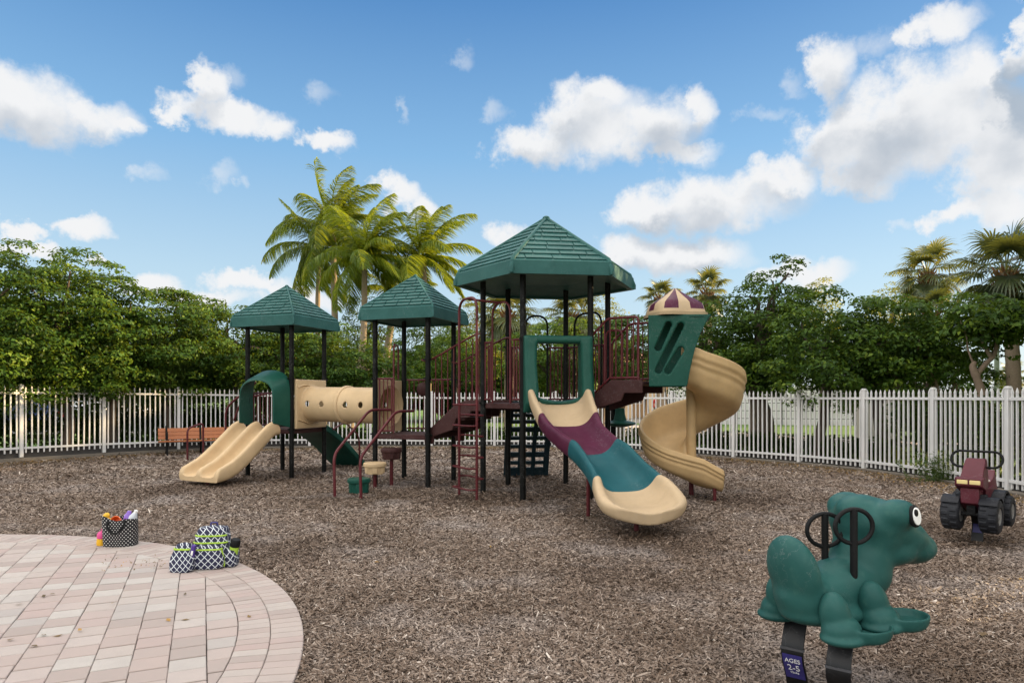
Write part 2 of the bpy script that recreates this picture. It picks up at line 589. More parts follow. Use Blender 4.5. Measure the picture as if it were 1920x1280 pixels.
def build_world():
    w = bpy.data.worlds.new('World')
    SC.world = w
    w.use_nodes = True
    nt = w.node_tree
    nt.nodes.clear()
    out = N(nt, 'ShaderNodeOutputWorld')
    bg = N(nt, 'ShaderNodeBackground')
    bg.inputs['Strength'].default_value = SKY_STRENGTH
    L(nt, bg.outputs[0], out.inputs[0])
    sky = N(nt, 'ShaderNodeTexSky', sky_type='NISHITA')
    sky.sun_disc = False
    sky.sun_elevation = R(SUN_EL)
    sky.sun_rotation = R(SUN_AZ)
    sky.air_density = 1.0
    sky.dust_density = .6
    sky.ozone_density = 1.6
    tc = N(nt, 'ShaderNodeTexCoord')
    d = tc.outputs['Generated']
    s = N(nt, 'ShaderNodeSeparateXYZ')
    L(nt, d, s.inputs[0])
    az = math_(nt, 'ARCTAN2', s.outputs[0], s.outputs[1])
    el = math_(nt, 'ARCSINE', s.outputs[2])
    c = N(nt, 'ShaderNodeCombineXYZ')
    L(nt, az, c.inputs[0])
    L(nt, el, c.inputs[1])
    p = c.outputs[0]
    # warp the outlines
    nw = N(nt, 'ShaderNodeTexNoise')
    nw.inputs['Scale'].default_value = 13
    nw.inputs['Detail'].default_value = 8
    nw.inputs['Roughness'].default_value = .62
    L(nt, d, nw.inputs['Vector'])
    wv = N(nt, 'ShaderNodeVectorMath', operation='MULTIPLY_ADD')
    wv.inputs[1].default_value = (.13, .085, 0)
    sb = N(nt, 'ShaderNodeVectorMath', operation='SUBTRACT')
    sb.inputs[1].default_value = (.5, .5, 0)
    L(nt, nw.outputs['Color'], sb.inputs[0])
    L(nt, sb.outputs[0], wv.inputs[0])
    L(nt, p, wv.inputs[2])
    pw = wv.outputs[0]

    def field(vec, blobs, dy=0.0):
        cur = None
        for x, y, rx, ry in blobs:
            ctr = azel(x, y)
            ex = abs(azel(x + rx, y).x - azel(x - rx, y).x) / 2
            ey = abs(azel(x, y + ry).y - azel(x, y - ry).y) / 2
            n = N(nt, 'ShaderNodeVectorMath', operation='MULTIPLY_ADD')
            n.inputs[1].default_value = (1 / ex, 1 / ey, 0)
            n.inputs[2].default_value = (-ctr.x / ex, -(ctr.y - dy) / ey, 0)
            L(nt, vec, n.inputs[0])
            ln = N(nt, 'ShaderNodeVectorMath', operation='DOT_PRODUCT')
            L(nt, n.outputs[0], ln.inputs[0])
            L(nt, n.outputs[0], ln.inputs[1])
            cur = ln.outputs['Value'] if cur is None else math_(nt, 'SMOOTH_MIN', cur, ln.outputs['Value'], .35)
        return cur

    nf = N(nt, 'ShaderNodeTexNoise')
    nf.inputs['Scale'].default_value = 26
    nf.inputs['Detail'].default_value = 9
    nf.inputs['Roughness'].default_value = .66
    L(nt, d, nf.inputs['Vector'])
    fine = math_(nt, 'SUBTRACT', nf.outputs['Fac'], .5)

    def step(v, a, b_):
        n = N(nt, 'ShaderNodeMapRange', interpolation_type='SMOOTHSTEP')
        n.inputs[1].default_value = a
        n.inputs[2].default_value = b_
        L(nt, v, n.inputs[0])
        return n.outputs[0]

    f1 = field(pw, CLOUDS)
    q1 = math_(nt, 'ADD', math_(nt, 'SUBTRACT', 1.0, f1), math_(nt, 'MULTIPLY', fine, 2.1))
    dens = step(q1, -.55, .85)
    big = [b for b in CLOUDS if b[3] >= 36]
    f2 = field(pw, big, .030)          # the same clouds looked up a little higher: what hangs over this point
    over = step(math_(nt, 'ADD', math_(nt, 'SUBTRACT', 1.05, f2), math_(nt, 'MULTIPLY', fine, .9)), .0, 1.0)
    f3 = field(pw, WISPS)
    q3 = math_(nt, 'ADD', math_(nt, 'SUBTRACT', .9, f3), math_(nt, 'MULTIPLY', fine, 2.4))
    wisp = math_(nt, 'MULTIPLY', step(q3, -.2, 1.7), .55)
    alpha = math_(nt, 'MAXIMUM', dens, wisp)
    # colours of the clouds
    n2 = N(nt, 'ShaderNodeTexNoise')
    n2.inputs['Scale'].default_value = 11
    n2.inputs['Detail'].default_value = 5
    L(nt, d, n2.inputs['Vector'])
    sh = math_(nt, 'MULTIPLY', over, step(n2.outputs['Fac'], .25, .75))
    sh = math_(nt, 'MULTIPLY', sh, 1.0)
    k = 1.0 / SKY_STRENGTH
    lit = tuple(x * k * CLOUD_LIT for x in (.955, .965, .98))
    shade = tuple(x * k * CLOUD_LIT for x in (.53, .59, .67))
    ccol = mixc(nt, sh, lit, shade)
    # dark cloud near the sun side edge
    fd = field(pw, [(1912, 185, 62, 95)])
    ccol = mixc(nt, math_(nt, 'MULTIPLY', step(math_(nt, 'SUBTRACT', 1.0, fd), 0, .8), .85), ccol, tuple(x * k * CLOUD_LIT for x in (.40, .49, .60)))
    # clear air: a touch deeper blue aloft, as in the photograph
    hs = N(nt, 'ShaderNodeHueSaturation')
    hs.inputs['Saturation'].default_value = SKY_SAT
    hs.inputs['Value'].default_value = SKY_VAL
    L(nt, sky.outputs[0], hs.inputs['Color'])
    clear = hs.outputs[0]
    if SKY_TINT:
        clear = mixc(nt, 1.0, clear, SKY_TINT, 'MULTIPLY')
    if SKY_GRAD:
        gr = ramp(nt, math_(nt, 'DIVIDE', el, .56, clamp=True), SKY_GRAD)
        sc = N(nt, 'ShaderNodeVectorMath', operation='SCALE')
        L(nt, gr, sc.inputs[0])
        sc.inputs['Scale'].default_value = k
        clear = mixc(nt, SKY_MIX, clear, sc.outputs[0])
    col = mixc(nt, alpha, clear, ccol)
    # unseen bright warm cloud added overhead and behind the camera to light the shade
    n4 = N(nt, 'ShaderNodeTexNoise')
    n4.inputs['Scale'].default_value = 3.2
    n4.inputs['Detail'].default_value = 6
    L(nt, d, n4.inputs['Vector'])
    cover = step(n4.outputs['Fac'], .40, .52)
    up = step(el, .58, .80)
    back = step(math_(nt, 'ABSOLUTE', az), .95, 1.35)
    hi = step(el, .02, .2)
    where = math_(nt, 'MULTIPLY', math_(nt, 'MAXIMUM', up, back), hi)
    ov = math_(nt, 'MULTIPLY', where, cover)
    col = mixc(nt, ov, col, tuple(x * k * FILL_CLOUD for x in (1.02, .97, .90)))
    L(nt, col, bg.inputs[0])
    w.cycles.sampling_method = 'MANUAL'
    w.cycles.sample_map_resolution = 512


SKY_STRENGTH, SKY_SAT, SKY_VAL, SKY_TINT = .10, 1.0, 1.0, None
CLOUD_LIT, FILL_CLOUD = .41, 1.27
SKY_GRAD = [(0, (.295, .35, .385)), (.3, (.222, .31, .38)), (.6, (.108, .22, .355)), (.94, (.038, .118, .262)), (1, (.034, .11, .25))]
SKY_MIX = .85
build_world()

sun = bpy.data.lights.new('sun', 'SUN')
sun.energy = 5.0
sun.angle = R(.5)
sun.color = (1.0, .73, .38)
so = bpy.data.objects.new('sun', sun)
COL.objects.link(so)
sd = V((math.sin(R(SUN_AZ)) * math.cos(R(SUN_EL)), math.cos(R(SUN_AZ)) * math.cos(R(SUN_EL)), math.sin(R(SUN_EL))))
so.rotation_euler = sd.to_track_quat('Z', 'Y').to_euler()
SC.view_settings.view_transform = 'Standard'
SC.view_settings.look = 'None'
SC.view_settings.exposure = 1.2
SC.cycles.max_bounces = 6
SC.cycles.diffuse_bounces = 3
SC.cycles.transparent_max_bounces = 4
SC.cycles.transmission_bounces = 2
SC.cycles.sample_clamp_indirect = 6
SC.cycles.use_denoising = True

# ------------------------------------------------------------------ ground
FENCE = [V(q) for q in ((-13.9, 13.6), (-13.15, 15.3), (-12.17, 16.93), (-11.03, 18.45), (-9.71, 19.88), (-8.1, 20.8), (-6.35, 21.4), (-4.5, 21.7),
                        (-2.57, 21.8), (-.56, 21.8), (1.35, 21.35), (3.05, 20.45), (4.5, 19.2), (5.73, 17.66), (6.85, 16.3), (7.65, 14.84), (8.1, 13.13),
                        (8.27, 11.38), (8.25, 9.6), (8.0, 7.9))]


def ground_sheet(name, poly, z, mat):
    mb = MB()
    mb.add([(x, y, z) for x, y in poly], [tuple(range(len(poly)))])
    o = mb.build(name, mat, smooth=0)
    if o.data.polygons[0].normal.z < 0:
        o.data.flip_normals()
    return tag(o, kind='structure')


ground_sheet('lawn', [(-400, -60), (400, -60), (400, 900), (-400, 900)], -.016, M['lawn'])
ground_sheet('parking_lot', [(-70, 30), (-13.5, 30), (-9, 44), (-9, 62), (-70, 62)], -.008, M['asphalt'])
ground_sheet('driveway', [(2.5, 42), (40, 42), (40, 60), (2.5, 60)], -.008, M['asphalt'])
ground_sheet('concrete_path', [(4.2, 27.5), (8.6, 26.5), (12, 24.0), (16, 21.0), (17, 22.6), (12.6, 26.2), (10, 31), (8.4, 36), (6.2, 42), (4, 42), (5.0, 33)], -.004, M['path'])
ground_sheet('mulch_ground', [(p.x, p.y) for p in FENCE] + [(8.0, -8), (-14, -8)], 0.0, M['mulch'])

# the patio: a round of concrete pavers with two soldier rings
PC, PR = V((-5.9, 3.09)), 4.74


def clip(poly, nx, ny, d):
    """keep the part of poly with nx*x + ny*y <= d"""
    out = []
    for i in range(len(poly)):
        a, b = poly[i], poly[(i + 1) % len(poly)]
        da, db = nx * a[0] + ny * a[1] - d, nx * b[0] + ny * b[1] - d
        if da <= 0:
            out.append(a)
        if (da < 0 < db) or (db < 0 < da):
            t = da / (da - db)
            out.append((a[0] + (b[0] - a[0]) * t, a[1] + (b[1] - a[1]) * t))
    return out


def paver(mb, poly, z0, z1, rn, lst):
    cx, cy = sum(p[0] for p in poly) / len(poly), sum(p[1] for p in poly) / len(poly)
    n = len(poly)
    b = .004
    top = []
    for p in poly:
        dx, dy = cx - p[0], cy - p[1]
        l = math.hypot(dx, dy) or 1
        top.append(V((p[0] + dx / l * b * 1.4, p[1] + dy / l * b * 1.4, z1)))
    lo = [V((p[0], p[1], z0)) for p in poly]
    mid = [V((p[0], p[1], z1 - b)) for p in poly]
    k = len(mb.v)
    mb.v += lo + mid + top
    fs = []
    for i in range(n):
        j = (i + 1) % n
        fs += [(k + i, k + j, k + n + j, k + n + i), (k + n + i, k + n + j, k + 2 * n + j, k + 2 * n + i)]
    fs.append(tuple(k + 2 * n + i for i in range(n)))
    mb.f += fs
    mb.m += [0] * len(fs)
    lst += [rn] * len(fs)


def patio():
    mb, rn = MB(), []
    rs = random.Random(5)
    g = .0021
    z0, z1 = -.02, .03
    rings = [(PR - .205, PR), (PR - .412, PR - .209)]
    for ra, rb in rings:
        n = int(2 * PI * rb / .105)
        off = rs.random()
        for i in range(n):
            a0, a1 = 2 * PI * (i + off) / n, 2 * PI * (i + 1 + off) / n
            mid = (a0 + a1) / 2
            if PC.y + rb * math.sin(mid) < 2.0:
                continue
            e = 2.0 * g / rb
            poly = [(PC.x + r * math.cos(a), PC.y + r * math.sin(a)) for r, a in ((ra, a0 + e), (rb, a0 + e), (rb, a1 - e), (ra, a1 - e))]
            paver(mb, poly, z0, z1 + rs.uniform(-.0015, .0015), rs.choice([.1, .3, .4, .45, .6, .7]) + rs.uniform(-.1, .1), rn)
    ri = PR - .416
    u, v = V((.911, .413)), V((-.413, .911))
    W, H = .2045, .198
    for i in range(-26, 27):
        for j in range(-30, 31):
            o = u * (i * W + .03) + v * (j * H + (.5 * H if i % 2 else 0)) + PC
            if (o - PC).length > ri + .3 or o.y < 1.8:
                continue
            sh = V((rs.uniform(-.0015, .0015), rs.uniform(-.0015, .0015)))
            poly = [tuple(o + sh + u * a + v * b) for a, b in ((g, g * 3.4), (W - g, g * 3.4), (W - g, H - g * 3.4), (g, H - g * 3.4))]
            for k in range(120):
                t = 2 * PI * k / 120
                nx, ny = math.cos(t), math.sin(t)
                poly = clip(poly, nx, ny, ri - g + nx * PC.x + ny * PC.y)
                if len(poly) < 3:
                    break
            if len(poly) >= 3:
                area = abs(sum(poly[q][0] * poly[(q + 1) % len(poly)][1] - poly[(q + 1) % len(poly)][0] * poly[q][1] for q in range(len(poly)))) / 2
                if area > 4e-4:
                    paver(mb, poly, z0, z1 + rs.uniform(-.003, .002), rs.random(), rn)
    o = mb.build('patio', M['paver'], smooth=0)
    at = o.data.attributes.new('rnd', 'FLOAT', 'FACE')
    at.data.foreach_set('value', rn)
    tag(o, kind='structure')
    bed = MB()
    bed.slab([(PC.x + (PR - .01) * math.cos(2 * PI * k / 160), PC.y + (PR - .01) * math.sin(2 * PI * k / 160)) for k in range(160)], -.02, .008)
    tag(bed.build('patio_bed', M['joint'], smooth=0), kind='structure')


patio()


def inside_fence(x, y):
    """which points lie on the mulch"""
    px = np.array([p.x for p in FENCE] + [8.0, -14.0])
    py = np.array([p.y for p in FENCE] + [-8.0, -8.0])
    c = np.zeros(len(x), bool)
    j = len(px) - 1
    for i in range(len(px)):
        hit = ((py[i] > y) != (py[j] > y)) & (x < (px[j] - px[i]) * (y - py[i]) / (py[j] - py[i] + 1e-12) + px[i])
        c ^= hit
        j = i
    return c


def chips():
    g = np.random.default_rng(3)
    xs, ys, ls, ws = [], [], [], []
    for y0, y1, den, ln in ((3.0, 5.0, 12500, .0235), (5.0, 6.6, 9800, .025), (6.6, 9, 6000, .027), (9, 13, 2600, .034), (13, 17, 900, .05), (17, 22, 300, .075)):
        wx = .80 * y1 + .7
        n = int(den * (y1 - y0) * 2 * wx)
        x, y = g.uniform(-wx, wx, n), g.uniform(y0, y1, n)
        k = inside_fence(x, y) & (np.hypot(x - PC.x, y - PC.y) > PR + .004)
        x, y = x[k], y[k]
        xs.append(x)
        ys.append(y)
        ls.append(g.gamma(4, ln / 4, len(x)) + (g.random(len(x)) < .012) * ln * 1.2)
        ws.append(g.uniform(.16, .42, len(x)) * ln)
    x, y, l, w = map(np.concatenate, (xs, ys, ls, ws))
    n = len(x)
    a = g.uniform(0, 2 * PI, n)
    dx, dy = np.cos(a) * l / 2, np.sin(a) * l / 2
    ex, ey = -np.sin(a) * w / 2, np.cos(a) * w / 2
    t1, t2 = g.normal(0, .28, n) * l / 2, g.normal(0, .55, n) * w / 2
    z = g.uniform(.002, .015, n) + np.abs(t1) * .6
    sk = g.uniform(.5, 1.0, n)
    v = np.empty((n, 4, 3))
    for k, (s1, s2) in enumerate(((-1, -1), (1, -1), (1, 1), (-1, 1))):
        f = sk if s1 > 0 else 1.0
        v[:, k, 0] = x + s1 * dx + s2 * ex * f
        v[:, k, 1] = y + s1 * dy + s2 * ey * f
        v[:, k, 2] = z + s1 * t1 + s2 * t2
    v[:, :, 2] = np.maximum(v[:, :, 2], .0015)
    q = np.arange(n * 4).reshape(n, 4)
    rnd = np.clip(g.beta(1.6, 2.2, n) + (g.random(n) < .02) * .5, 0, 1)
    # worn hollows where feet land: fine dark stuff shows between the chips
    worn = np.zeros(n)
    for wx, wy, wr, wk in ((1.55, 7.5, .8, .5), (-5.75, 11.9, .9, .5), (3.5, 10.4, .7, .5), (-2.5, 11.0, .9, .4), (-.8, 10.6, .6, .45), (.4, 13.6, .8, .4), (-1.6, 12.7, 1.2, .3), (.5, 11.5, 1.4, .35), (-4.6, 14.1, 1.2, .3), (1.8, 3.7, .7, .3), (5.1, 7.5, .6, .35), (-2.4, 7.2, .7, .3), (.9, 6.2, .7, .3), (3.4, 6.4, .8, .3)):
        worn = np.maximum(worn, wk * np.exp(-((x - wx) ** 2 + (y - wy) ** 2) / wr ** 2))
    rnd = np.clip(rnd - worn * (.5 + .5 * g.random(n)), 0, 1)
    o = np_mesh('wood_chips', v.reshape(-1, 3), q, M['chips'], rnd=rnd)
    tag(o, 'loose brown wood chips covering the playground floor', 'wood chips', kind='stuff')


chips()


def fallen_leaves():
    g = np.random.default_rng(9)
    pts = []
    for i in range(len(FENCE) - 1):                     # drifts along the foot of the fence
        a, b = FENCE[i], FENCE[i + 1]
        nrm = V((-(b - a).y, (b - a).x)).normalized() * -1
        for _ in range(900):
            q = a + (b - a) * g.random() + nrm * (.12 + abs(g.normal(0, .50)))
            pts.append((q.x, q.y, .018, .017))
    for _ in range(60):
        q = V((g.uniform(-6, 6), g.uniform(4.5, 16)))
        if (q - PC).length > PR + .1:
            pts.append((q.x, q.y, .022, .02))
    for x, y in ((98, 1114), (82, 1118), (35, 1132), (20, 1199), (65, 1211), (82, 1190), (150, 1182), (347, 1114), (316, 1162), (347, 1161), (467, 1155), (212, 1131), (108, 1191)):
        q = G(x, y, .034)
        pts.append((q.x, q.y, .036, .022))
    for _ in range(70):
        q = G(g.uniform(190, 310), g.normal(1056, 7), .034)
        pts.append((q.x, q.y, .034, .007))
    q = G(1843, 1190, .02)
    pts.append((q.x, q.y, .03, .04))
    v, f = [], []
    for x, y, z, s in pts:
        if math.hypot(x - PC.x, y - PC.y) < PR:
            z = max(z, .036)
        a = g.uniform(0, 2 * PI)
        s *= g.uniform(.7, 1.4)
        k = len(v)
        for r, t in ((s, 0), (s * .55, 1.3), (s, PI), (s * .55, -1.3)):
            v.append((x + r * math.cos(a + t), y + r * math.sin(a + t), z + g.uniform(-.004, .012)))
        f.append((k, k + 1, k + 2, k + 3))
    o = np_mesh('fallen_leaves', np.array(v), np.array(f), M['dry_leaf'], rnd=g.random(len(f)))
    tag(o, 'small dry leaves fallen along the fence and on the patio', 'leaves', kind='stuff')


fallen_leaves()

# ------------------------------------------------------------------ fence and kerb
def fence_lift(p):
    return .13 * max(0.0, min(1.0, (-p.x - 2.5) / 9.0))


FR = random.Random(4)


def fence():
    t = thing('picket_fence', 'white metal picket fence curving round behind the playground', 'fence', (FENCE[8].x, FENCE[8].y, 0))
    for i, p in enumerate(FENCE):
        h = fence_lift(p)
        d = (FENCE[min(i + 1, len(FENCE) - 1)] - FENCE[max(i - 1, 0)])
        a = math.atan2(d.y, d.x)
        mb = MB()
        mb.box((p.x, p.y, h + .86), (.078, .078, 1.76), a)
        mb.box((p.x, p.y, h + 1.75), (.092, .092, .028), a)
        mb.box((p.x, p.y, h + 1.772), (.07, .07, .02), a)
        mb.build('post', M['white'], t, bevel=.004, seg=1)
        if i == len(FENCE) - 1:
            break
        q = FENCE[i + 1]
        h2 = fence_lift(q)
        u = (q - p)
        ln = u.length
        u.normalize()
        a = math.atan2(u.y, u.x)
        s0, s1 = p + u * .05, q - u * .05
        pm = MB()
        n = 14
        for k in range(n):
            c = p + u * (ln * (k + .75) / (n + .5))
            hh = h + (h2 - h) * (k + .5) / n + FR.uniform(-.004, .004)
            lean = u * FR.uniform(-.006, .006)
            w = .015
            z0, z1 = hh + .085, hh + 1.66
            M2 = Matrix.Rotation(a, 3, 'Z')

            def ring(z, s):
                return [M2 @ V((x * s, y * s, 0)) + V((c.x + lean.x * z, c.y + lean.y * z, z)) for x, y in ((-w, -w), (w, -w), (w, w), (-w, w))]
            pm.rings([ring(z0, 1), ring(z1, 1), ring(z1 + .012, 1.12), ring(z1 + .05, .75), ring(z1 + .09, .12)])
        panel = pm.build('picket_panel', M['white'], t, smooth=0)
        for zz in (1.57, .205):
            rm = MB()
            rm.beam((s0.x, s0.y, h + zz), (s1.x, s1.y, h2 + zz), .056, .05)
            rm.build('rail', M['white'], panel, smooth=0)


fence()


def strip(name, off0, off1, z, mat):
    mb = MB()
    secs = []
    for i, p in enumerate(FENCE):
        d = (FENCE[min(i + 1, len(FENCE) - 1)] - FENCE[max(i - 1, 0)]).normalized()
        n = V((-d.y, d.x))                              # outwards
        h = fence_lift(p)
        a, b = p + n * off0, p + n * off1
        h = h if off0 > 0 else h * .3
        secs.append([V((a.x, a.y, -.02)), V((b.x, b.y, -.02)), V((b.x, b.y, z + h)), V((a.x, a.y, z + h))])
    # subdivide so that the run reads as one curve
    mb.rings(secs)
    tag(mb.build(name, mat, smooth=30, bevel=.008, seg=1), kind='structure')


strip('kerb', -.10, .065, .055, M['kerb'])
strip('retaining_kerb', .07, .30, .20, M['dark_kerb'])
# ------------------------------------------------------------------ broad-leaved trees
def unit(g, n):
    v = g.normal(size=(n, 3))
    return v / np.linalg.norm(v, axis=1, keepdims=True)


def leaf_quads(g, c, nrm, ln, wd, fold=.25):
    """kite shaped leaves at c facing nrm"""
    n = len(c)
    r = unit(g, n)
    u = np.cross(nrm, r)
    u /= np.linalg.norm(u, axis=1, keepdims=True) + 1e-9
    w = np.cross(nrm, u)
    l, b = ln[:, None], wd[:, None]
    v = np.empty((n, 4, 3))
    v[:, 0] = c - u * l * .5
    v[:, 1] = c + w * b * .5 - u * l * .05 + nrm * b * fold
    v[:, 2] = c + u * l * .5 - nrm * l * .08
    v[:, 3] = c - w * b * .5 - u * l * .05 + nrm * b * fold
    return v


def crown_points(g, ncl, cen, rad, lumps, shell=.5, flat_bottom=.55):
    d = unit(g, ncl)
    k = unit(g, 9)
    amp = g.uniform(.5, 1.0, 9)
    bumpy = np.zeros(ncl)
    for q, a in zip(k, amp):
        bumpy = np.maximum(bumpy, a * np.clip((d @ q - .72) / .28, 0, 1))
    rr = (shell + (1 - shell) * g.random(ncl) ** .55) * (1 - lumps + 2 * lumps * bumpy)
    p = d * rr[:, None] * np.array(rad)
    p[:, 2] = np.where(p[:, 2] < 0, p[:, 2] * flat_bottom, p[:, 2])
    return p + np.array(cen), d


def crown(name, seed, cen, rad, nb, dens, mat, parent, ln=.15, lumps=.2, shell=.5, flat_bottom=.7, bs=.42, bright=0.0, fill=.30):
    """foliage in boughs: flattened heaps of leaves over the outside of the crown, looser leaves within"""
    g = np.random.default_rng(seed)
    c, d = crown_points(g, nb, cen, rad, lumps, shell, flat_bottom)
    rb = g.uniform(.55, 1.25, nb) * bs
    per = np.maximum(6, (dens * (rb / .42) ** 2 * 118).astype(int))
    tone = g.normal(0, .14, nb) + bright
    idx = np.repeat(np.arange(nb), per)
    n = len(idx)
    e = unit(g, n) + d[idx] * .45 + np.array((0, 0, .42))
    e /= np.linalg.norm(e, axis=1, keepdims=True)
    pos = c[idx] + e * (rb[idx] * g.uniform(.62, 1.12, n))[:, None] * np.array((1.08, 1.08, .46))
    nrm = e * .7 + np.array((0, 0, .5)) + unit(g, n) * .6
    nf = int(n * fill)
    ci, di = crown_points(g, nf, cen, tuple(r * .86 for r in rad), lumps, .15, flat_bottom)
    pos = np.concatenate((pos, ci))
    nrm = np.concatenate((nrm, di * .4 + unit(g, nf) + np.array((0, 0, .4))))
    nrm /= np.linalg.norm(nrm, axis=1, keepdims=True)
    m = n + nf
    l = g.uniform(.65, 1.25, m) * ln
    v = leaf_quads(g, pos, nrm, l, l * g.uniform(.42, .60, m))
    rnd = np.clip(g.beta(2.2, 2.4, m) + np.concatenate((tone[idx], np.full(nf, -.22))), 0, 1)  # inner leaves darkened in colour for the shade between boughs
    q = np.arange(m * 4).reshape(m, 4)
    vv = v.reshape(-1, 3)
    if parent is not None:
        vv = vv - np.array(parent.location)
    return np_mesh(name, vv, q, mat, parent, rnd=rnd), c


def trunk(parent, base, top, r, limbs, seed, mat, kink=.12, limb_r=.42, fork=.45):
    rs = random.Random(seed)
    base, top = V(base), V(top)
    mb = MB()
    pts = [base]
    for k in range(1, 4):
        q = base.lerp(top, k / 4)
        pts.append(q + V((rs.uniform(-kink, kink), rs.uniform(-kink, kink), 0)))
    pts.append(top)
    path = spline(pts, 5)
    n = len(path)
    mb.tube(path, [r * (1.25 - .75 * i / n) if i else r * 1.5 for i in range(n)], 10)
    for e in limbs:
        k = rs.uniform(fork, .95)
        s = path[int(k * (n - 1))]
        e = V(e)
        m1 = s.lerp(e, .35) + V((rs.uniform(-.2, .2), rs.uniform(-.2, .2), rs.uniform(-.05, .2)))
        m2 = s.lerp(e, .7) + V((rs.uniform(-.2, .2), rs.uniform(-.2, .2), rs.uniform(0, .2)))
        p2 = spline([s, m1, m2, e], 4)
        r0 = r * limb_r * rs.uniform(.8, 1.2)
        mb.tube(p2, [r0 * (1 - .85 * i / len(p2)) + .006 for i in range(len(p2))], 7)
    return mb.build('trunk', mat, parent, smooth=60, fix=False)


def tree(label, px, top, half, dist, z0, seed, mat='leaf_l', group=None, dens=1.0, ln=.115, ry=None, bark='bark', trunk_px=None, lumps=.13, r=.12, shell=.55, bright=0.0, flat=.7, name='leafy_tree', nl=7, below=0.0):
    cx = (px - 960) / F * dist
    z1 = EYE + (HY - top) / F * dist
    rx = half / F * dist
    ry = ry or rx * .85
    up = (z1 - z0) / (1 + flat)
    cz = z0 + up * flat
    tx = cx if trunk_px is None else (trunk_px - 960) / F * dist
    t = thing(name, label, 'tree', (tx, dist, 0), group)
    area = rx * up * 4 + ry * up * 2
    nb = int(6.6 * area)
    cr, c = crown('crown', seed, (cx, dist, cz), (rx, ry, up), nb, dens, M[mat], t, ln, lumps, shell, flat, .40, bright)
    rs = random.Random(seed)
    limbs = [tuple(c[rs.randrange(len(c))] * np.array((.85, 1, .9)) + np.array((cx, dist, cz)) * np.array((.15, 0, .1))) for _ in range(nl)]
    trunk(t, (tx, dist, -.02), (cx + rs.uniform(-.2, .2), dist + rs.uniform(-.1, .1), cz + up * .3), r, limbs, seed, M[bark])
    return t


HL = 'trees crowding the fence on the bench side'
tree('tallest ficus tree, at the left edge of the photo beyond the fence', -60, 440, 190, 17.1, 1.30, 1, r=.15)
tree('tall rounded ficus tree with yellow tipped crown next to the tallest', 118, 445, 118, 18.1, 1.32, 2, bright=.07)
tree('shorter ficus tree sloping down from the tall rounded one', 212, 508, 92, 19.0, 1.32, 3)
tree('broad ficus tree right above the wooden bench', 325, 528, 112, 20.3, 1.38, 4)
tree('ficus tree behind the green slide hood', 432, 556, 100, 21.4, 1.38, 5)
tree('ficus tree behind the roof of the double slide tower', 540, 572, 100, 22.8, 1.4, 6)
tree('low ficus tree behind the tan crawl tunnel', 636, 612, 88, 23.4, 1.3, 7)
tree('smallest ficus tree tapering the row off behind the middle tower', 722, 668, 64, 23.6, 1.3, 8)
# behind the middle of the structure
tree('dark round tree behind the ladder and stairs', 862, 612, 78, 26.0, 1.9, 9, 'leaf_r', dens=.8, bright=-.05)
tree('loose leafy tree behind the middle tower posts', 800, 585, 70, 31.0, 2.2, 10, 'leaf_l', dens=.55, shell=.3)
tree('bright green bushy tree framed by the tall slide hood', 1030, 592, 92, 25.0, 1.75, 11, 'leaf_l', dens=.85, bright=.14)
tree('dark tree behind the maroon bridge', 1165, 590, 90, 24.6, 1.75, 12, 'leaf_r', dens=.9)
tree('thin tree between the coconut trunks', 690, 540, 60, 36.0, 3.0, 13, 'leaf_l', dens=.35, shell=.2)
tree('sunlit yellow green tree behind the tallest roof', 905, 545, 70, 40.0, 2.5, 14, 'leaf_y', dens=.5)
tree('yellow green tree between the tallest roof and the striped turret', 1128, 560, 62, 38.0, 2.5, 15, 'leaf_y', dens=.5)
# beyond the fence on the far side
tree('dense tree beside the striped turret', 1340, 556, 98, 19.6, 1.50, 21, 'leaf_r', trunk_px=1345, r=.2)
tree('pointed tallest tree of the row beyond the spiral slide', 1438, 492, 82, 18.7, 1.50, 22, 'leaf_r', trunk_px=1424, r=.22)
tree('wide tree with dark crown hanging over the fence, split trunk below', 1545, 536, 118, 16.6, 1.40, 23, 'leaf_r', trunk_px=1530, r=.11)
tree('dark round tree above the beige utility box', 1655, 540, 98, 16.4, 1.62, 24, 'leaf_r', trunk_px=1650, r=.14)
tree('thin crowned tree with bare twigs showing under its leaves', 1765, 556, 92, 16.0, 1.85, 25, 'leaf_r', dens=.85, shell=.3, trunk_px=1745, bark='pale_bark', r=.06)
tree('bright gold tree peeking above the fence trees', 1540, 522, 40, 36.0, 3.0, 27, 'leaf_y', dens=.5, bright=.25)
tree('gold tree at the foot of the two fan palms', 1675, 515, 50, 34.0, 3.0, 28, 'leaf_y', dens=.5, bright=.2)
tree('leafy tree between the gold tree and the striped turret', 1410, 590, 90, 27, 1.9, 30, 'leaf_r', dens=.7)


tree('dark tree behind the thin crowned one beyond the fence', 1735, 600, 120, 21.5, .3, 31, 'leaf_r', dens=.9, bright=-.1, r=.1)
tree('dark low tree behind the beige utility box', 1660, 610, 80, 24.0, .6, 32, 'leaf_r', dens=.9, bright=-.1, r=.1)
tree('dark shrubby tree behind the nearest cabbage palm trunk', 1995, 640, 70, 19.0, .2, 33, 'leaf_r', dens=.9, bright=-.1, r=.1)
tree('wide tree beyond the parked cars at the left edge', 30, 560, 190, 47.0, .6, 34, 'leaf_r', dens=.7, ln=.26, bright=-.1, r=.2)
tree('wide tree beyond the parked white van', 300, 600, 170, 46.0, .6, 35, 'leaf_r', dens=.7, ln=.26, bright=-.1, r=.2)
tree('wide tree far behind the crawl tunnel', 560, 620, 150, 44.0, .8, 36, 'leaf_r', dens=.7, ln=.26, bright=-.05, r=.2)
tree('wide tree far behind the stairs to the high deck', 840, 640, 130, 46.0, .3, 37, 'leaf_l', dens=.7, ln=.26, bright=-.05, r=.2)

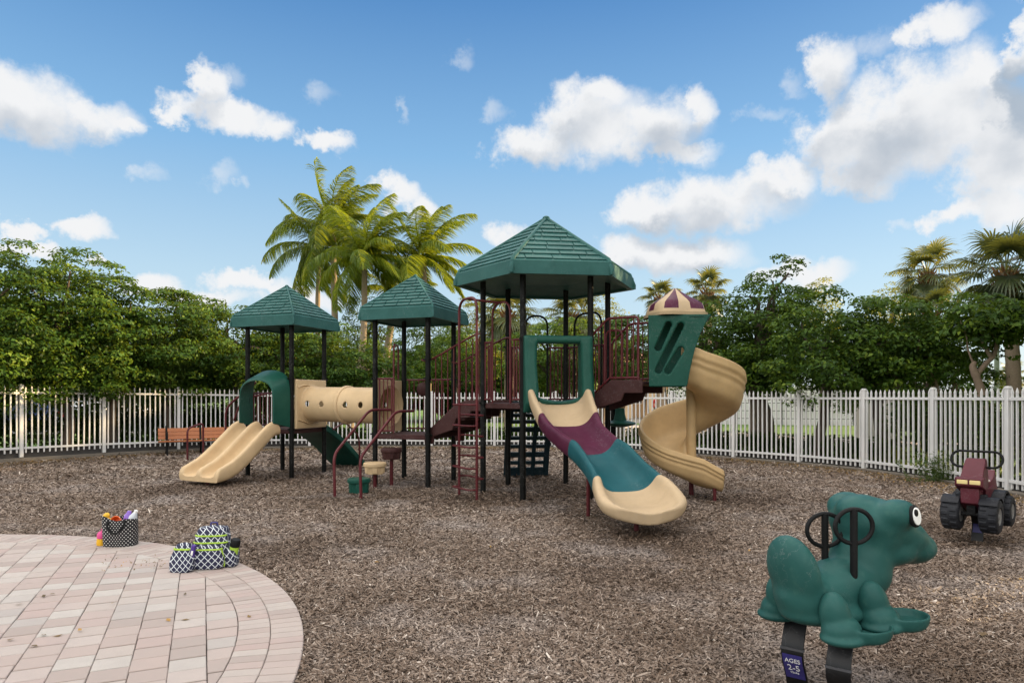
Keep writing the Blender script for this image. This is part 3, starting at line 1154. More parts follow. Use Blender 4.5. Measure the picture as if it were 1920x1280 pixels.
tree('wide dark tree far behind the tallest tower', 1010, 650, 110, 46.0, .3, 38, 'leaf_r', dens=.7, ln=.26, bright=-.05, r=.2)
tree('wide dark tree far behind the middle tower', 710, 650, 90, 45.0, .3, 39, 'leaf_r', dens=.7, ln=.26, bright=-.05, r=.2)


def gnarled():
    """the tree with a pale forked trunk"""
    d = 14.6
    cx = (1862 - 960) / F * d
    t = thing('leafy_tree', 'tree with pale gnarled forked trunk right of the gap under its crown', 'tree', (P(1838, 744, d).x, d, 0))
    cr, c = crown('crown', 26, (cx - .1, d, 3.1), (1.0, .85, .58), 46, .8, M['leaf_r'], t, .14, .25, .4, .55, .34)
    cr2, c2 = crown('crown', 261, (cx + .25, d + .2, 2.55), (.42, .42, .28), 6, .45, M['leaf_r'], t, .13, .25, .2, .8, .2)
    mb = MB()
    a = [P(1852, 860, d), P(1846, 770, d), P(1838, 728, d), P(1828, 700, d)]
    mb.tube(spline(a, 6), [.12 * (1 - .022 * i) for i in range(19)], 10)
    for pts, r in (([P(1830, 705, d), P(1824, 688, d), P(1828, 678, d)], .085), ([P(1830, 704, d), P(1850, 680, d), P(1862, 668, d), P(1868, 640, d), P(1850, 600, d)], .06),
                   ([P(1860, 672, d), P(1846, 648, d), P(1838, 620, d), P(1826, 590, d)], .045), ([P(1826, 684, d), P(1815, 655, d), P(1812, 630, d), P(1800, 600, d)], .022),
                   ([P(1866, 650, d), P(1885, 622, d), P(1892, 600, d)], .03), ([P(1840, 625, d), P(1820, 610, d)], .02)):
        p = spline(pts, 5)
        mb.tube(p, [r * (1 - .5 * i / len(p)) for i in range(len(p))], 8)
    mb.build('trunk', M['pale_bark'], t, smooth=60, fix=False)


gnarled()
# unseen trees added beside the playground to keep the low sun off it
for k, (x, y, h, w) in enumerate(((12.9, 12.0, 6.0, 1.7), (11.8, 9.0, 8.2, 2.2), (12.2, 5.4, 8.8, 2.3), (12.0, 1.6, 8.6, 2.3), (12.4, -2.4, 8.4, 2.4), (16.0, 15.2, 9.2, 2.2), (16.4, 11.4, 10.4, 2.6), (17.0, 7.0, 10.8, 2.6), (17.0, 2.2, 10.6, 2.8), (17.8, 19.0, 11.8, 2.3), (21.0, 20.6, 12.0, 2.4), (24.3, 25.4, 12.5, 2.6), (25.5, 28.5, 13, 2.8))):
    t = thing('leafy_tree', 'unseen tree added to shade the playground', 'tree', (x, y, 0), 'unseen trees added for shade')
    cr, c = crown('crown', 60 + k, (x, y, h * .55), (w, w, h * .45), int(52 * w), .8, M['leaf_r'], t, .24, .15, .3, .8, .6)
    trunk(t, (x, y, 0), (x, y, h * .6), .16, [tuple(q) for q in c[:4]], k, M['bark'])


def low_hedge(label, pts, off, w, h, seed, mat='leaf_low', n=2600, ln=.10):
    g = np.random.default_rng(seed)
    c = V((0, 0, 0))
    allv, nr = [], []
    path = spline([V((p.x, p.y, 0)) for p in pts], 10)
    a = np.array([tuple(p) for p in path])
    tgt = np.gradient(a, axis=0)
    tgt /= np.linalg.norm(tgt, axis=1, keepdims=True)
    nrm = np.stack((-tgt[:, 1], tgt[:, 0], 0 * tgt[:, 0]), 1)
    i = g.integers(0, len(a), n)
    s = g.uniform(-.5, .5, n)
    ang = g.uniform(-.15, PI + .15, n)
    rr = g.uniform(.6, 1.08, n)
    pos = a[i] + tgt[i] * s[:, None] * .5 + nrm[i] * (off + np.cos(ang) * w / 2 * rr)[:, None]
    pos[:, 2] = np.clip(np.sin(ang), 0, 1) ** .6 * h * rr + g.normal(0, .02, n)
    d = nrm[i] * np.cos(ang)[:, None] + np.array((0, 0, 1.0)) * np.clip(np.sin(ang), .1, 1)[:, None] + unit(g, n) * .8
    d /= np.linalg.norm(d, axis=1, keepdims=True)
    l = g.uniform(.7, 1.3, n) * ln
    v = leaf_quads(g, pos, d, l, l * .55)
    o = np_mesh('low_hedge', v.reshape(-1, 3), np.arange(n * 4).reshape(n, 4), M[mat], rnd=np.clip(g.beta(2, 2, n), 0, 1))
    return tag(o, label, 'hedge')


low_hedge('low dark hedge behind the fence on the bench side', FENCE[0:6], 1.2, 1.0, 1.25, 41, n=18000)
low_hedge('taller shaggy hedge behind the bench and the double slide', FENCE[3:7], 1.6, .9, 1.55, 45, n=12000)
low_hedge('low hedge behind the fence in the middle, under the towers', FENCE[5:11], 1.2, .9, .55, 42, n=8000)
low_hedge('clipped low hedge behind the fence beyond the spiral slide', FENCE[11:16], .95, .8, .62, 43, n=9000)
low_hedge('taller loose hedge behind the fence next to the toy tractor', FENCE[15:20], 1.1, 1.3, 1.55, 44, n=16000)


# ------------------------------------------------------------------ palms
def strip_quads(acc, pts, wid, side, rn):
    """a narrow tapering blade through pts"""
    k = len(acc[0])
    n = len(pts)
    for p, w in zip(pts, wid):
        acc[0].append(tuple(p - side * w))
        acc[0].append(tuple(p + side * w))
    for i in range(n - 1):
        acc[1].append((k + 2 * i, k + 2 * i + 1, k + 2 * i + 3, k + 2 * i + 2))
        acc[2].append(rn)


def frond(acc, rs, base, az, el, ln, wind, droop, tone):
    """one feather leaf of a coconut palm: a bent rib with drooping leaflets"""
    d = V((math.cos(az) * math.cos(el), math.sin(az) * math.cos(el), math.sin(el)))
    n = 16
    rib = [V(base)]
    for i in range(n):
        t = i / n
        d = (d + V((0, 0, -droop * (.25 + t) / n * 3)) + wind * (.5 + 1.6 * t) / n).normalized()
        rib.append(rib[-1] + d * ln / n)
    rn = tone
    for i in range(n):                                          # the rib
        w0, w1 = .035 * (1 - i / n) + .006, .035 * (1 - (i + 1) / n) + .006
        s = (rib[i + 1] - rib[i]).cross(V((0, 0, 1))).normalized()
        strip_quads(acc, [rib[i], rib[i + 1]], [w0, w1], s, min(1, rn + .3))
    for i in range(2, n + 1):
        for h in range(8):
            f = (i - h / 8) / n
            p = rib[i].lerp(rib[i - 1], h / 8)
            dr = (rib[i] - rib[i - 1]).normalized()
            sd = dr.cross(V((0, 0, 1)))
            if sd.length < .05:
                sd = V((1, 0, 0))
            sd.normalize()
            lf = ln * .29 * (math.sin(PI * min(1, f * .9 + .08)) ** .6) * rs.uniform(.8, 1.15)
            for sg in (-1, 1):
                q = (sd * sg * .8 + dr * .7 + V((0, 0, rs.uniform(-.1, .25)))).normalized()
                pts = [p]
                for k in range(3):
                    q = (q + V((0, 0, -.28 - .2 * droop)) + wind * .42).normalized()
                    pts.append(pts[-1] + q * lf / 3)
                bl = q.cross(V((rs.uniform(-1, 1), rs.uniform(-1, 1), .6))).normalized()
                strip_quads(acc, pts, [.012, .018, .014, .002], bl, min(1, max(0, rn + rs.uniform(-.2, .2))))


def coconut(label, px, heart_y, dist, ln, seed, lean=0.0, nf=22, foot_px=None, r=.13, bright=0.0, span=112):
    rs = random.Random(seed)
    top = P(px, heart_y, dist)
    fx = (px if foot_px is None else foot_px)
    base = V(((fx - 960) / F * dist, dist, 0))
    t = thing('coconut_palm', label, 'palm tree', base)
    mid = base.lerp(top, .5) + V((lean, 0, 0))
    path = spline([base, mid, top], 12)
    n = len(path)
    mb = MB()
    mb.tube(path, [r * (1.35 - .45 * i / n + .035 * (i % 2)) for i in range(n)], 12)
    mb.build('trunk', M['palm_bark'], t, smooth=50, fix=False)
    acc = ([], [], [])
    wind = V((.50, .1, .03))
    for i in range(nf):
        az = i * 2.399 + rs.uniform(-.25, .25)
        f = (i + .5) / nf
        el = R(86 - span * f ** .95) + rs.uniform(-.12, .12)
        frond(acc, rs, top + V((0, 0, .1)), az, el, ln * rs.uniform(.85, 1.08) * (.8 if i < 2 else 1), wind * rs.uniform(.7, 1.3), .42 + .48 * f, .40 + bright + rs.uniform(-.18, .18))
    v = np.array(acc[0]) - np.array(t.location)
    np_mesh('crown', v, np.array(acc[1]), M['coco'], t, rnd=acc[2])
    nb = MB()
    for k in range(6):
        a = rs.uniform(0, 2 * PI)
        nb.ball(top + V((math.cos(a) * .2, math.sin(a) * .2, -.12 - .1 * (k % 2))), (.11, .11, .14), 10, 7)
    nb.build('coconut_cluster', M['boots'], t, smooth=60)
    return t


def fan(acc, rs, base, az, el, pet, rad, tone):
    """one fan leaf of a cabbage palm: a petiole and a costapalmate blade"""
    d = V((math.cos(az) * math.cos(el), math.sin(az) * math.cos(el), math.sin(el)))
    p = V(base)
    rib = [p]
    for i in range(6):
        d = (d + V((0, 0, -.06))).normalized()
        p = p + d * pet / 6
        rib.append(p)
    s = d.cross(V((0, 0, 1))).normalized()
    up = s.cross(d)
    strip_quads(acc, rib, [.022] * 7, s, .7)
    nseg = 30
    for k in range(nseg):
        a = (k / (nseg - 1) - .5) * R(250)
        q = (d * math.cos(a) + s * math.sin(a) + up * (.22 * abs(math.sin(a)) - .05)).normalized()
        bl = (q.cross(up)).normalized()
        bl = (bl + up * rs.uniform(-.35, .35)).normalized()
        lf = rad * (1 - .22 * abs(a) / 2.2) * rs.uniform(.88, 1.06)
        pts = [rib[-1] - d * .05]
        for j in range(4):
            q = (q + V((0, 0, -.06 - .15 * j + rs.uniform(-.04, .04)))).normalized()
            pts.append(pts[-1] + q * lf / 4)
        strip_quads(acc, pts, [.006, .030, .032, .02, .002], bl, min(1, max(0, tone + rs.uniform(-.16, .16))))


def sabal(label, px, heart_y, dist, size, seed, trunk_px=None, r=.17, nf=26, low=-55, dead=6, bright=0.0, foot=0.0):
    rs = random.Random(seed)
    top = P(px, heart_y, dist)
    base = V((P(trunk_px or px, HY, dist).x, dist, 0))
    t = thing('cabbage_palm', label, 'palm tree', base)
    mb = MB()
    path = spline([base, base.lerp(top, .5) + V((.05, 0, 0)), top], 14)
    n = len(path)
    mb.tube(path, [r * (1.1 + .05 * (i % 2)) for i in range(n)], 12)
    mb.build('trunk', M['palm_bark'], t, smooth=50, fix=False)
    bm = MB()
    for k in range(34):                                         # old leaf bases under the crown
        a = k * 2.4
        z = -.75 + .8 * k / 34
        p = top + V((math.cos(a) * r * .9, math.sin(a) * r * .9, z))
        q = p + V((math.cos(a) * .22, math.sin(a) * .22, .26))
        bm.tube([p, p.lerp(q, .5) + V((math.cos(a) * .04, math.sin(a) * .04, 0)), q], [.05, .04, .015], 6)
    bm.build('leaf_bases', M['boots'], t, smooth=50, fix=False)
    acc = ([], [], [])
    for i in range(nf):
        f = (i + .5) / nf
        az = i * 2.399 + rs.uniform(-.2, .2)
        el = R(82 + (low - 82) * f) + rs.uniform(-.1, .1)
        fan(acc, rs, top, az, el, size * rs.uniform(.42, .62), size * rs.uniform(.5, .62), .42 + bright + rs.uniform(-.15, .15))
    v = np.array(acc[0]) - np.array(t.location)
    np_mesh('crown', v, np.array(acc[1]), M['sabal'], t, rnd=acc[2])
    acc = ([], [], [])
    for i in range(dead):
        fan(acc, rs, top + V((0, 0, -.2)), rs.uniform(0, 2 * PI), R(rs.uniform(-80, -55)), size * .4, size * .42, rs.uniform(.2, .8))
    if dead:
        v = np.array(acc[0]) - np.array(t.location)
        np_mesh('dead_fans', v, np.array(acc[1]), M['dead'], t, rnd=acc[2])
    return t


coconut('tall coconut palm with grey green fronds, left of the two close trunks', 598, 466, 36, 3.6, 101, -.2, nf=20, r=.12, foot_px=608, span=126, bright=-.12)
coconut('tallest coconut palm with a wind swept top, right of the two close trunks', 624, 432, 34.5, 3.8, 102, .1, nf=21, r=.15, span=112, bright=.02)
coconut('coconut palm with pale curved trunk and orange heart, in the middle of the palms', 684, 486, 31, 3.2, 103, .25, nf=23, foot_px=655, r=.13, bright=.16, span=112)
coconut('coconut palm with bright yellow green fronds beside the tallest roof', 792, 484, 32, 3.2, 104, .15, nf=22, foot_px=800, r=.14, bright=.24, span=114)
coconut('small coconut palm with leaning trunk showing between the roofs', 742, 560, 35, 2.6, 105, -.3, nf=14, foot_px=728, r=.16, bright=.1)
sabal('tall cabbage palm with round yellow green head', 1738, 512, 30, 1.85, 111, nf=26, bright=.2, low=-60)
sabal('nearest cabbage palm with rust coloured leaf bases at the right edge', 1886, 512, 20.5, 1.75, 112, trunk_px=1906, nf=30, low=-50, dead=4)
sabal('short cabbage palm between the round headed one and the nearest one', 1745, 588, 26, 1.25, 113, nf=18, low=-30, dead=2)
sabal('cabbage palm just left of the striped turret top', 1238, 560, 34, 1.25, 114, nf=20, bright=.05)
sabal('cabbage palm just right of the striped turret top', 1326, 548, 33, 1.4, 115, nf=20, bright=.15)
sabal('cabbage palm with hanging fans behind the ladder top', 952, 590, 30, 1.9, 116, nf=28, low=-70, dead=4)
sabal('cabbage palm with hanging fans behind the tallest tower', 1072, 590, 31, 1.7, 117, nf=26, low=-70, dead=3)
sabal('small far cabbage palm seen through the gap by the forked trunk', 1892, 706, 48, 1.5, 118, nf=18, bright=.25, dead=0)


def weeds():
    g = np.random.default_rng(77)
    t = thing('weed_clump', 'green feathery weeds growing against the fence near the toy tractor', 'plant', (8.0, 13.0, 0))
    c = P(1765, 890, 13.0)
    n = 1500
    st = g.normal(0, 1, (60, 2)) * np.array((.28, .12))
    i = g.integers(0, 60, n)
    hgt = g.uniform(.25, .62, 60)[i]
    f = g.random(n)
    lean = st[i] * .35 * f[:, None]
    pos = np.stack((c.x + st[i, 0] + lean[:, 0] + g.normal(0, .03, n), 12.85 + st[i, 1] + lean[:, 1] + g.normal(0, .03, n), f * hgt), 1)
    nr = unit(g, n) + np.array((0, 0, .4))
    nr /= np.linalg.norm(nr, axis=1, keepdims=True)
    l = g.uniform(.05, .11, n)
    v = leaf_quads(g, pos, nr, l, l * .22)
    np_mesh('foliage', v.reshape(-1, 3) - np.array(t.location), np.arange(n * 4).reshape(n, 4), M['weed'], t, rnd=g.random(n))


weeds()
# ------------------------------------------------------------------ play structure
A20 = R(20)
E1 = V((-math.cos(A20), math.sin(A20), 0))        # along the front faces, towards the left
E2 = V((math.sin(A20), math.cos(A20), 0))         # along the side faces, away from the camera
NF = -E2                                          # outward normals of the tower faces
NR = -E1
S = 1.07
Z = V((0, 0, 1))


def square(front):
    f = V((front[0], front[1], 0))
    return {'front': f, 'left': f + E1 * S, 'right': f + E2 * S, 'back': f + E1 * S + E2 * S, 'c': f + (E1 + E2) * S / 2}


TL = square((-4.35, 13.47))
TM = square((-1.48, 12.03))
HC = V((.578, 11.55, 0))
HEX = [HC + V((math.cos(R(a)), math.sin(R(a)), 0)) * S for a in (247.5, 187.5, 127.5, 67.5, 7.5, 307.5)]   # P1..P6
ZL, ZM, ZH, ZT = .96, .93, 1.50, 1.86             # deck heights: left, middle, hex, turret

PLAY = thing('play_structure', 'large playground climber with three green shingled roofs, slides and a crawl tunnel', 'playground', (-1.5, 12.4, 0))


def lab(o, s):
    o['label'] = s
    return o


def post(p, h, collars=()):
    mb = MB()
    mb.cyl((p.x, p.y, -.05), (p.x, p.y, h), .047, n=16)
    o = mb.build('post', M['black'], PLAY, smooth=40)
    for z in collars:
        c = MB()
        c.cyl((p.x, p.y, z - .022), (p.x, p.y, z + .022), .060, n=16)
        a = random.uniform(0, 6.28)
        c.box((p.x + .07 * math.cos(a), p.y + .07 * math.sin(a), z), (.03, .02, .03), a)
        c.build('collar', M['black'], o, smooth=40)
    return o


for k in ('front', 'left', 'right', 'back'):
    post(TL[k], 3.1, (ZL, ZL + 1.0))
    post(TM[k], 3.1, (ZM, ZM + 1.0) + ((2.26,) if k == 'front' else ()))
for p in HEX:
    post(p, 3.6, (ZH, ZH + 1.0))


def roof(poly, apex, ze, fas, rows, sw, label, ridge, drop=.0):
    """hip roof of moulded shingles: poly are the eave corners"""
    mb = MB()
    n = len(poly)
    c = sum(poly, V((0, 0, 0))) / n
    inn = [c + (p - c) * .955 for p in poly]

    def ring(src, z):
        return [V((p.x, p.y, z)) for p in src]
    inn2 = [c + (p - c) * .93 for p in poly]
    und = [c + (p - c) * .55 for p in poly]
    mb.rings([ring(und, ze + .16), ring(inn2, ze + .03), ring(inn2, ze), ring(poly, ze), ring(poly, ze + fas), ring(inn, ze + fas + .035)], cap=False)
    mb.f.append(tuple(range(n)))
    mb.m.append(0)
    top = V((c.x, c.y, apex))
    base = ring(inn, ze + fas + .03)
    k = len(mb.v)
    mb.v += base + [top]
    for i in range(n):
        mb.f.append((k + i, k + (i + 1) % n, k + n))
        mb.m.append(0)
    rs = random.Random(int(apex * 100))
    for i in range(n):
        a, b = base[i], base[(i + 1) % n]
        m = (a + b) / 2
        upv = (top - m)
        ln = upv.length
        upv.normalize()
        ed = (b - a).normalized()
        nor = ed.cross(upv)
        if nor.z < 0:
            nor = -nor
        half = (b - a).length / 2
        hh = ln / (rows + .9)
        for r in range(rows):
            t0, t1 = r * hh, (r + 1) * hh + .012
            w0, w1 = half * (1 - t0 / ln) - .02, half * (1 - t1 / ln) - .02
            if w1 < .03:
                break
            x = -w0 - (sw * .5 if r % 2 else 0) - sw * rs.choice((0, .25))
            while x < w0:
                x0, x1 = max(x + .009, -w0), min(x + sw - .009, w0)
                if x1 - x0 > .025:
                    y0, y1 = max(min(x0, w1), -w1), max(min(x1, w1), -w1)
                    lift = .026 + rs.uniform(-.003, .003)
                    bl = [m + ed * x0 + upv * t0, m + ed * x1 + upv * t0, m + ed * y1 + upv * t1, m + ed * y0 + upv * t1]
                    tp = [bl[0] + nor * lift, bl[1] + nor * lift, bl[2] + nor * .004, bl[3] + nor * .004]
                    mb.add([q - nor * .004 for q in bl] + tp, [(4, 5, 6, 7), (0, 1, 5, 4), (1, 2, 6, 5), (3, 0, 4, 7)])
                x += sw
    o = mb.build('roof', M['roof'], PLAY, smooth=25, bevel=.0, fix=False)
    bv = MB()
    # moulded corner caps along the hips
    for i in range(n):
        a = poly[i] + Z * (ze + fas * .35)
        e = base[i] + Z * .012
        tt = top + (e - top).normalized() * .03
        bv.tube([V((poly[i].x, poly[i].y, ze + .01)), a, e, e.lerp(tt, .5), tt], [ridge * .9, ridge, ridge, ridge * .9, ridge * .8], 8)
    bv.ball(top, (ridge * 1.6, ridge * 1.6, ridge), 12, 6)
    bv.build('hip_cap', M['roof'], o, smooth=60, fix=False)
    return lab(o, label)


def roof_poly(t, half):
    c = t['c']
    return [c + (-E1 * sx + E2 * sy) * half for sx, sy in ((1, -1), (-1, -1), (-1, 1), (1, 1))]


roof(roof_poly(TL, .76), 3.90, 3.0, .19, 9, .25, 'square shingled roof over the double slide', .022)
roof(roof_poly(TM, .74), 3.86, 2.98, .19, 9, .25, 'square shingled roof over the middle deck', .022)
roof([HC + (p - HC) * (1.53 / S) for p in HEX], 4.62, 3.44, .20, 9, .42, 'large six sided shingled roof', .040)


def deck(poly, z, label=None):
    mb = MB()
    c = sum(poly, V((0, 0, 0))) / len(poly)
    pl = [c + (p - c) * .985 for p in poly]
    mb.slab([(p.x, p.y) for p in pl], z - .09, z)
    o = mb.build('deck', M['deck'], PLAY, bevel=.012, smooth=30)
    return o


deck([TL[k] for k in ('front', 'left', 'back', 'right')], ZL)
deck([TM[k] for k in ('front', 'left', 'back', 'right')], ZM)
deck(HEX, ZH)


def guard(a, b, z0, z1, h, pitch=.105, name='guard_rail', low=.06, drop_ends=True, mat='maroon', r=.017, top=True):
    """rail with upright bars between a and b; floor at z0 and z1"""
    a, b = V((a.x, a.y, 0)), V((b.x, b.y, 0))
    mb = MB()
    d = b - a
    n = max(2, int(d.length / pitch))
    mb.tube([a + Z * (z0 + h), b + Z * (z1 + h)], r, 8)
    mb.tube([a + Z * (z0 + low), b + Z * (z1 + low)], r * .9, 8)
    for i in range(n + 1):
        t = i / n if not drop_ends else (i + .5) / (n + 1)
        p = a.lerp(b, t)
        zz = z0 + (z1 - z0) * t
        mb.cyl(p + Z * (zz + low), p + Z * (zz + h), .0105 if 0 < i < n else r * .85, n=7)
    return mb.build(name, M[mat], PLAY, smooth=50)


def rail(name, pts, r=.021, rad=.09, mat='maroon', parent=None, n=10):
    mb = MB()
    mb.tube(rounded(pts, rad, 6), r, n)
    return mb.build(name, M[mat], parent or PLAY, smooth=60)


# ---- guard rails of the towers
g0 = TM['back'].lerp(TM['right'], .06)
guard(g0, TM['back'].lerp(TM['right'], .94), ZM, ZM, 1.0)
pa, pb = TM['left'].lerp(TM['front'], .05), TM['left'].lerp(TM['front'], .36)
guard(pa, pb, ZM, ZM, 1.0, pitch=.1)
rail('grab_arch', [pb + Z * (ZM + .02), pb + Z * 2.55, pb.lerp(TM['back'], .42) + Z * 2.55, pb.lerp(TM['back'], .42) + Z * (ZM + 1.0)], .017, .12)
dm = MB()
q = TM['back'].lerp(TM['right'], .40) - E2 * .03
dm.lathe([(.0, -.02), (.11, -.02), (.135, 0), (.11, .02), (.0, .03)], q + Z * (ZM + .82), 22, M=Matrix((NR, Z, E2)).transposed() @ Matrix.Identity(3))
lab(dm.build('play_drum', M['deck'], PLAY, smooth=40), 'dark round drum fixed to the bars')
guard(TL['left'].lerp(TL['back'], .12), TL['left'].lerp(TL['back'], .92), ZL, ZL, .72)
rail('stair_rail', [TL['left'] + E1 * .62 + E2 * .3 + Z * (ZL + .15), TL['left'] + E1 * .40 + E2 * .3 + Z * (ZL + .62), TL['left'] + E1 * .05 + E2 * .3 + Z * (ZL + .95)], .02, .2)
guard(HEX[3].lerp(HEX[4], .05), HEX[3].lerp(HEX[4], .95), ZH, ZH, 1.0, pitch=.1)
guard(HEX[2].lerp(HEX[3], .04), HEX[2].lerp(HEX[3], .30), ZH, ZH, 1.0, pitch=.09)
guard(HEX[2].lerp(HEX[3], .70), HEX[2].lerp(HEX[3], .96), ZH, ZH, 1.0, pitch=.09)
guard(HEX[0].lerp(HEX[1], .04), HEX[0].lerp(HEX[1], .24), ZH, ZH, 1.0, pitch=.09)
guard(HEX[0].lerp(HEX[1], .76), HEX[0].lerp(HEX[1], .97), ZH, ZH, 1.0, pitch=.09)
# black hoops of the net climber and of the pod climber
nb = (HEX[3] - HEX[2]).cross(Z).normalized()
nb = nb if nb.dot(HEX[2] - HC) > 0 else -nb
for f0, f1, t0, t1 in ((HEX[2], HEX[3], .30, .68), (HEX[3], HEX[4], .22, .86)):
    p, q = f0.lerp(f1, t0), f0.lerp(f1, t1)
    rail('climber_hoop', [p + Z * (ZH + .1), p + Z * 3.08, q + Z * 3.08, q + Z * (ZH + .1)], .019, .24, 'black')

# ---- transfer handrails
lab(rail('hand_rail', [G(628, 932), P(626, 852, 10.9), P(693, 768, 11.8), P(732, 768, 12.25)], .0235, .14, 'maroon'), 'sloping maroon hand rail, the farther of the pair by the step pods')
lab(rail('hand_rail', [G(677, 936), P(675, 858, 10.67), P(742, 771, 11.55), P(776, 770, 11.95)], .0235, .14, 'maroon'), 'sloping maroon hand rail, the nearer of the pair by the step pods')

# ---- ladder with two arches
LD = (HEX[0] - HEX[1]).normalized()
LN = V((LD.y, -LD.x, 0))
LN = LN if LN.dot(HEX[0] - HC) > 0 else -LN
A, B = V((-.856, 11.07, 0)), V((-.545, 10.58, 0))
ladder = MB()


def arch(a, b, z0, z1, r):
    ladder.tube(rounded([a + Z * z0, a + Z * z1, b + Z * z1, b + Z * z0], .22, 10), r, 10)


arch(A, B, -.05, 3.16, .022)
mid = (HEX[0] + HEX[1]) / 2
A2, B2 = mid - LD * .24, mid + LD * .24
A2, B2 = A2 + LN * .02, B2 + LN * .02
arch(A2, B2, ZH, 3.12, .018)
for a, b in ((A.lerp(B, .5), A2.lerp(B2, .5)),):
    ladder.tube([a + Z * 3.15, b + Z * 3.11], .019, 8)
lo = ladder.build('ladder_frame', M['maroon'], PLAY, smooth=60)
for i in range(9):
    z = .16 + i * .165
    rg = MB()
    s = 1 if i % 2 == 0 else -1
    e = LN * (.12 * s) - LD * (.03 * s)
    rg.tube(rounded([A - LD * .0 + Z * z, A + e * 1.0 + Z * z, B + e * 1.0 + Z * z, B + Z * z], .07, 5), .0145, 8)
    rg.build('rung', M['maroon'], lo, smooth=60)

# ---- stairs from the middle deck to the high deck
st = MB()
s0, s1 = (TM['front'] + TM['right']) / 2 + NR * .04, (HEX[1] + HEX[2]) / 2
sd_ = (s1 - s0)
sl = sd_.length
sd_.normalize()
ss = V((-sd_.y, sd_.x, 0))
for k in range(3):
    p = s0 + sd_ * (sl * (k + .5) / 3)
    zz = ZM + (ZH - ZM) * (k + .65) / 3
    st.box(p + Z * (zz - .02), (sl / 3 + .03, .84, .05), math.atan2(sd_.y, sd_.x))
    st.box(p - sd_ * (sl / 6) + Z * (zz - .10), (.02, .84, .16), math.atan2(sd_.y, sd_.x))
stair = st.build('stairs', M['deck'], PLAY, bevel=.008, smooth=30)
for s in (-1, 1):
    sm = MB()
    o = ss * (.45 * s)
    prof = [(-.06, ZM - .16), (-.06, ZM + .02), (.05, ZM + .10), (sl * .55, ZH - .02), (sl * .75, ZH + .05), (sl + .05, ZH + .05), (sl + .05, ZH - .14), (sl * .82, ZH - .14), (sl * .80, ZH - .25), (sl * .55, ZH - .27), (sl * .48, ZM + .10), (.15, ZM - .02), (.13, ZM - .16)]
    sm.rings([[s0 + sd_ * x + o + ss * w + Z * z for x, z in prof] for w in (-.02, .02)])
    sm.build('stringer', M['deck'], stair, bevel=.008, smooth=30)
    # sloping rail above the stringer
    gr = MB()
    a, b = s0 + sd_ * -.02 + o, s0 + sd_ * (sl + .02) + o
    za, zb = ZM + 1.33, ZH + 1.16
    gr.tube(spline([a - sd_ * .12 + Z * za, a + sd_ * .12 + Z * (za + .01), b - sd_ * .22 + Z * (zb - .03), b + Z * zb], 6), .017, 8)
    for k in range(9):
        t = (k + .5) / 9
        p = a.lerp(b, t)
        ztop = za + (zb - za) * (t ** 1.1)
        gr.cyl(p + Z * (ZM + .12 + (ZH - ZM) * min(1, t * 1.3) * .9), p + Z * ztop, .0105, n=7)
    gr.build('guard_rail', M['maroon'], PLAY, smooth=50)

# ---- moulded trough slides
def trough(w, hl, hr, base=.0, lip=.055, th=.05, groove=False):
    """closed cross-section, x across (left to right), y up"""
    L_, R_ = -w, w
    inn = [(L_ + lip * 1.9, hl - .015), (L_ + lip * 2.3, hl * .55 + .02), (L_ + lip * 3.0, .075), (L_ + lip * 4.4, .016), (L_ * .30, 0), (0, -.003), (R_ * .30, 0), (R_ - lip * 4.4, .016), (R_ - lip * 3.0, .075), (R_ - lip * 2.3, hr * .55 + .02), (R_ - lip * 1.9, hr - .015)]
    r_lip = [(R_ - lip * 1.3, hr + .018), (R_ - lip * .4, hr + .012), (R_, hr - .03)]
    out = [(R_ - .012, hr * .35), (R_ - .04, -.02), (R_ - .12, -.065), (0, -.07), (L_ + .12, -.065), (L_ + .04, -.02), (L_ + .012, hl * .35)]
    l_lip = [(L_, hl - .03), (L_ + lip * .4, hl + .012), (L_ + lip * 1.3, hl + .018)]
    return inn + r_lip + out + l_lip


HT = (0, .11, .25, .38, .50, .55, .66, .755, .80, .9, 1.0)
HV = (.13, .25, .25, .20, .215, .235, .19, .215, .235, .20, .15)


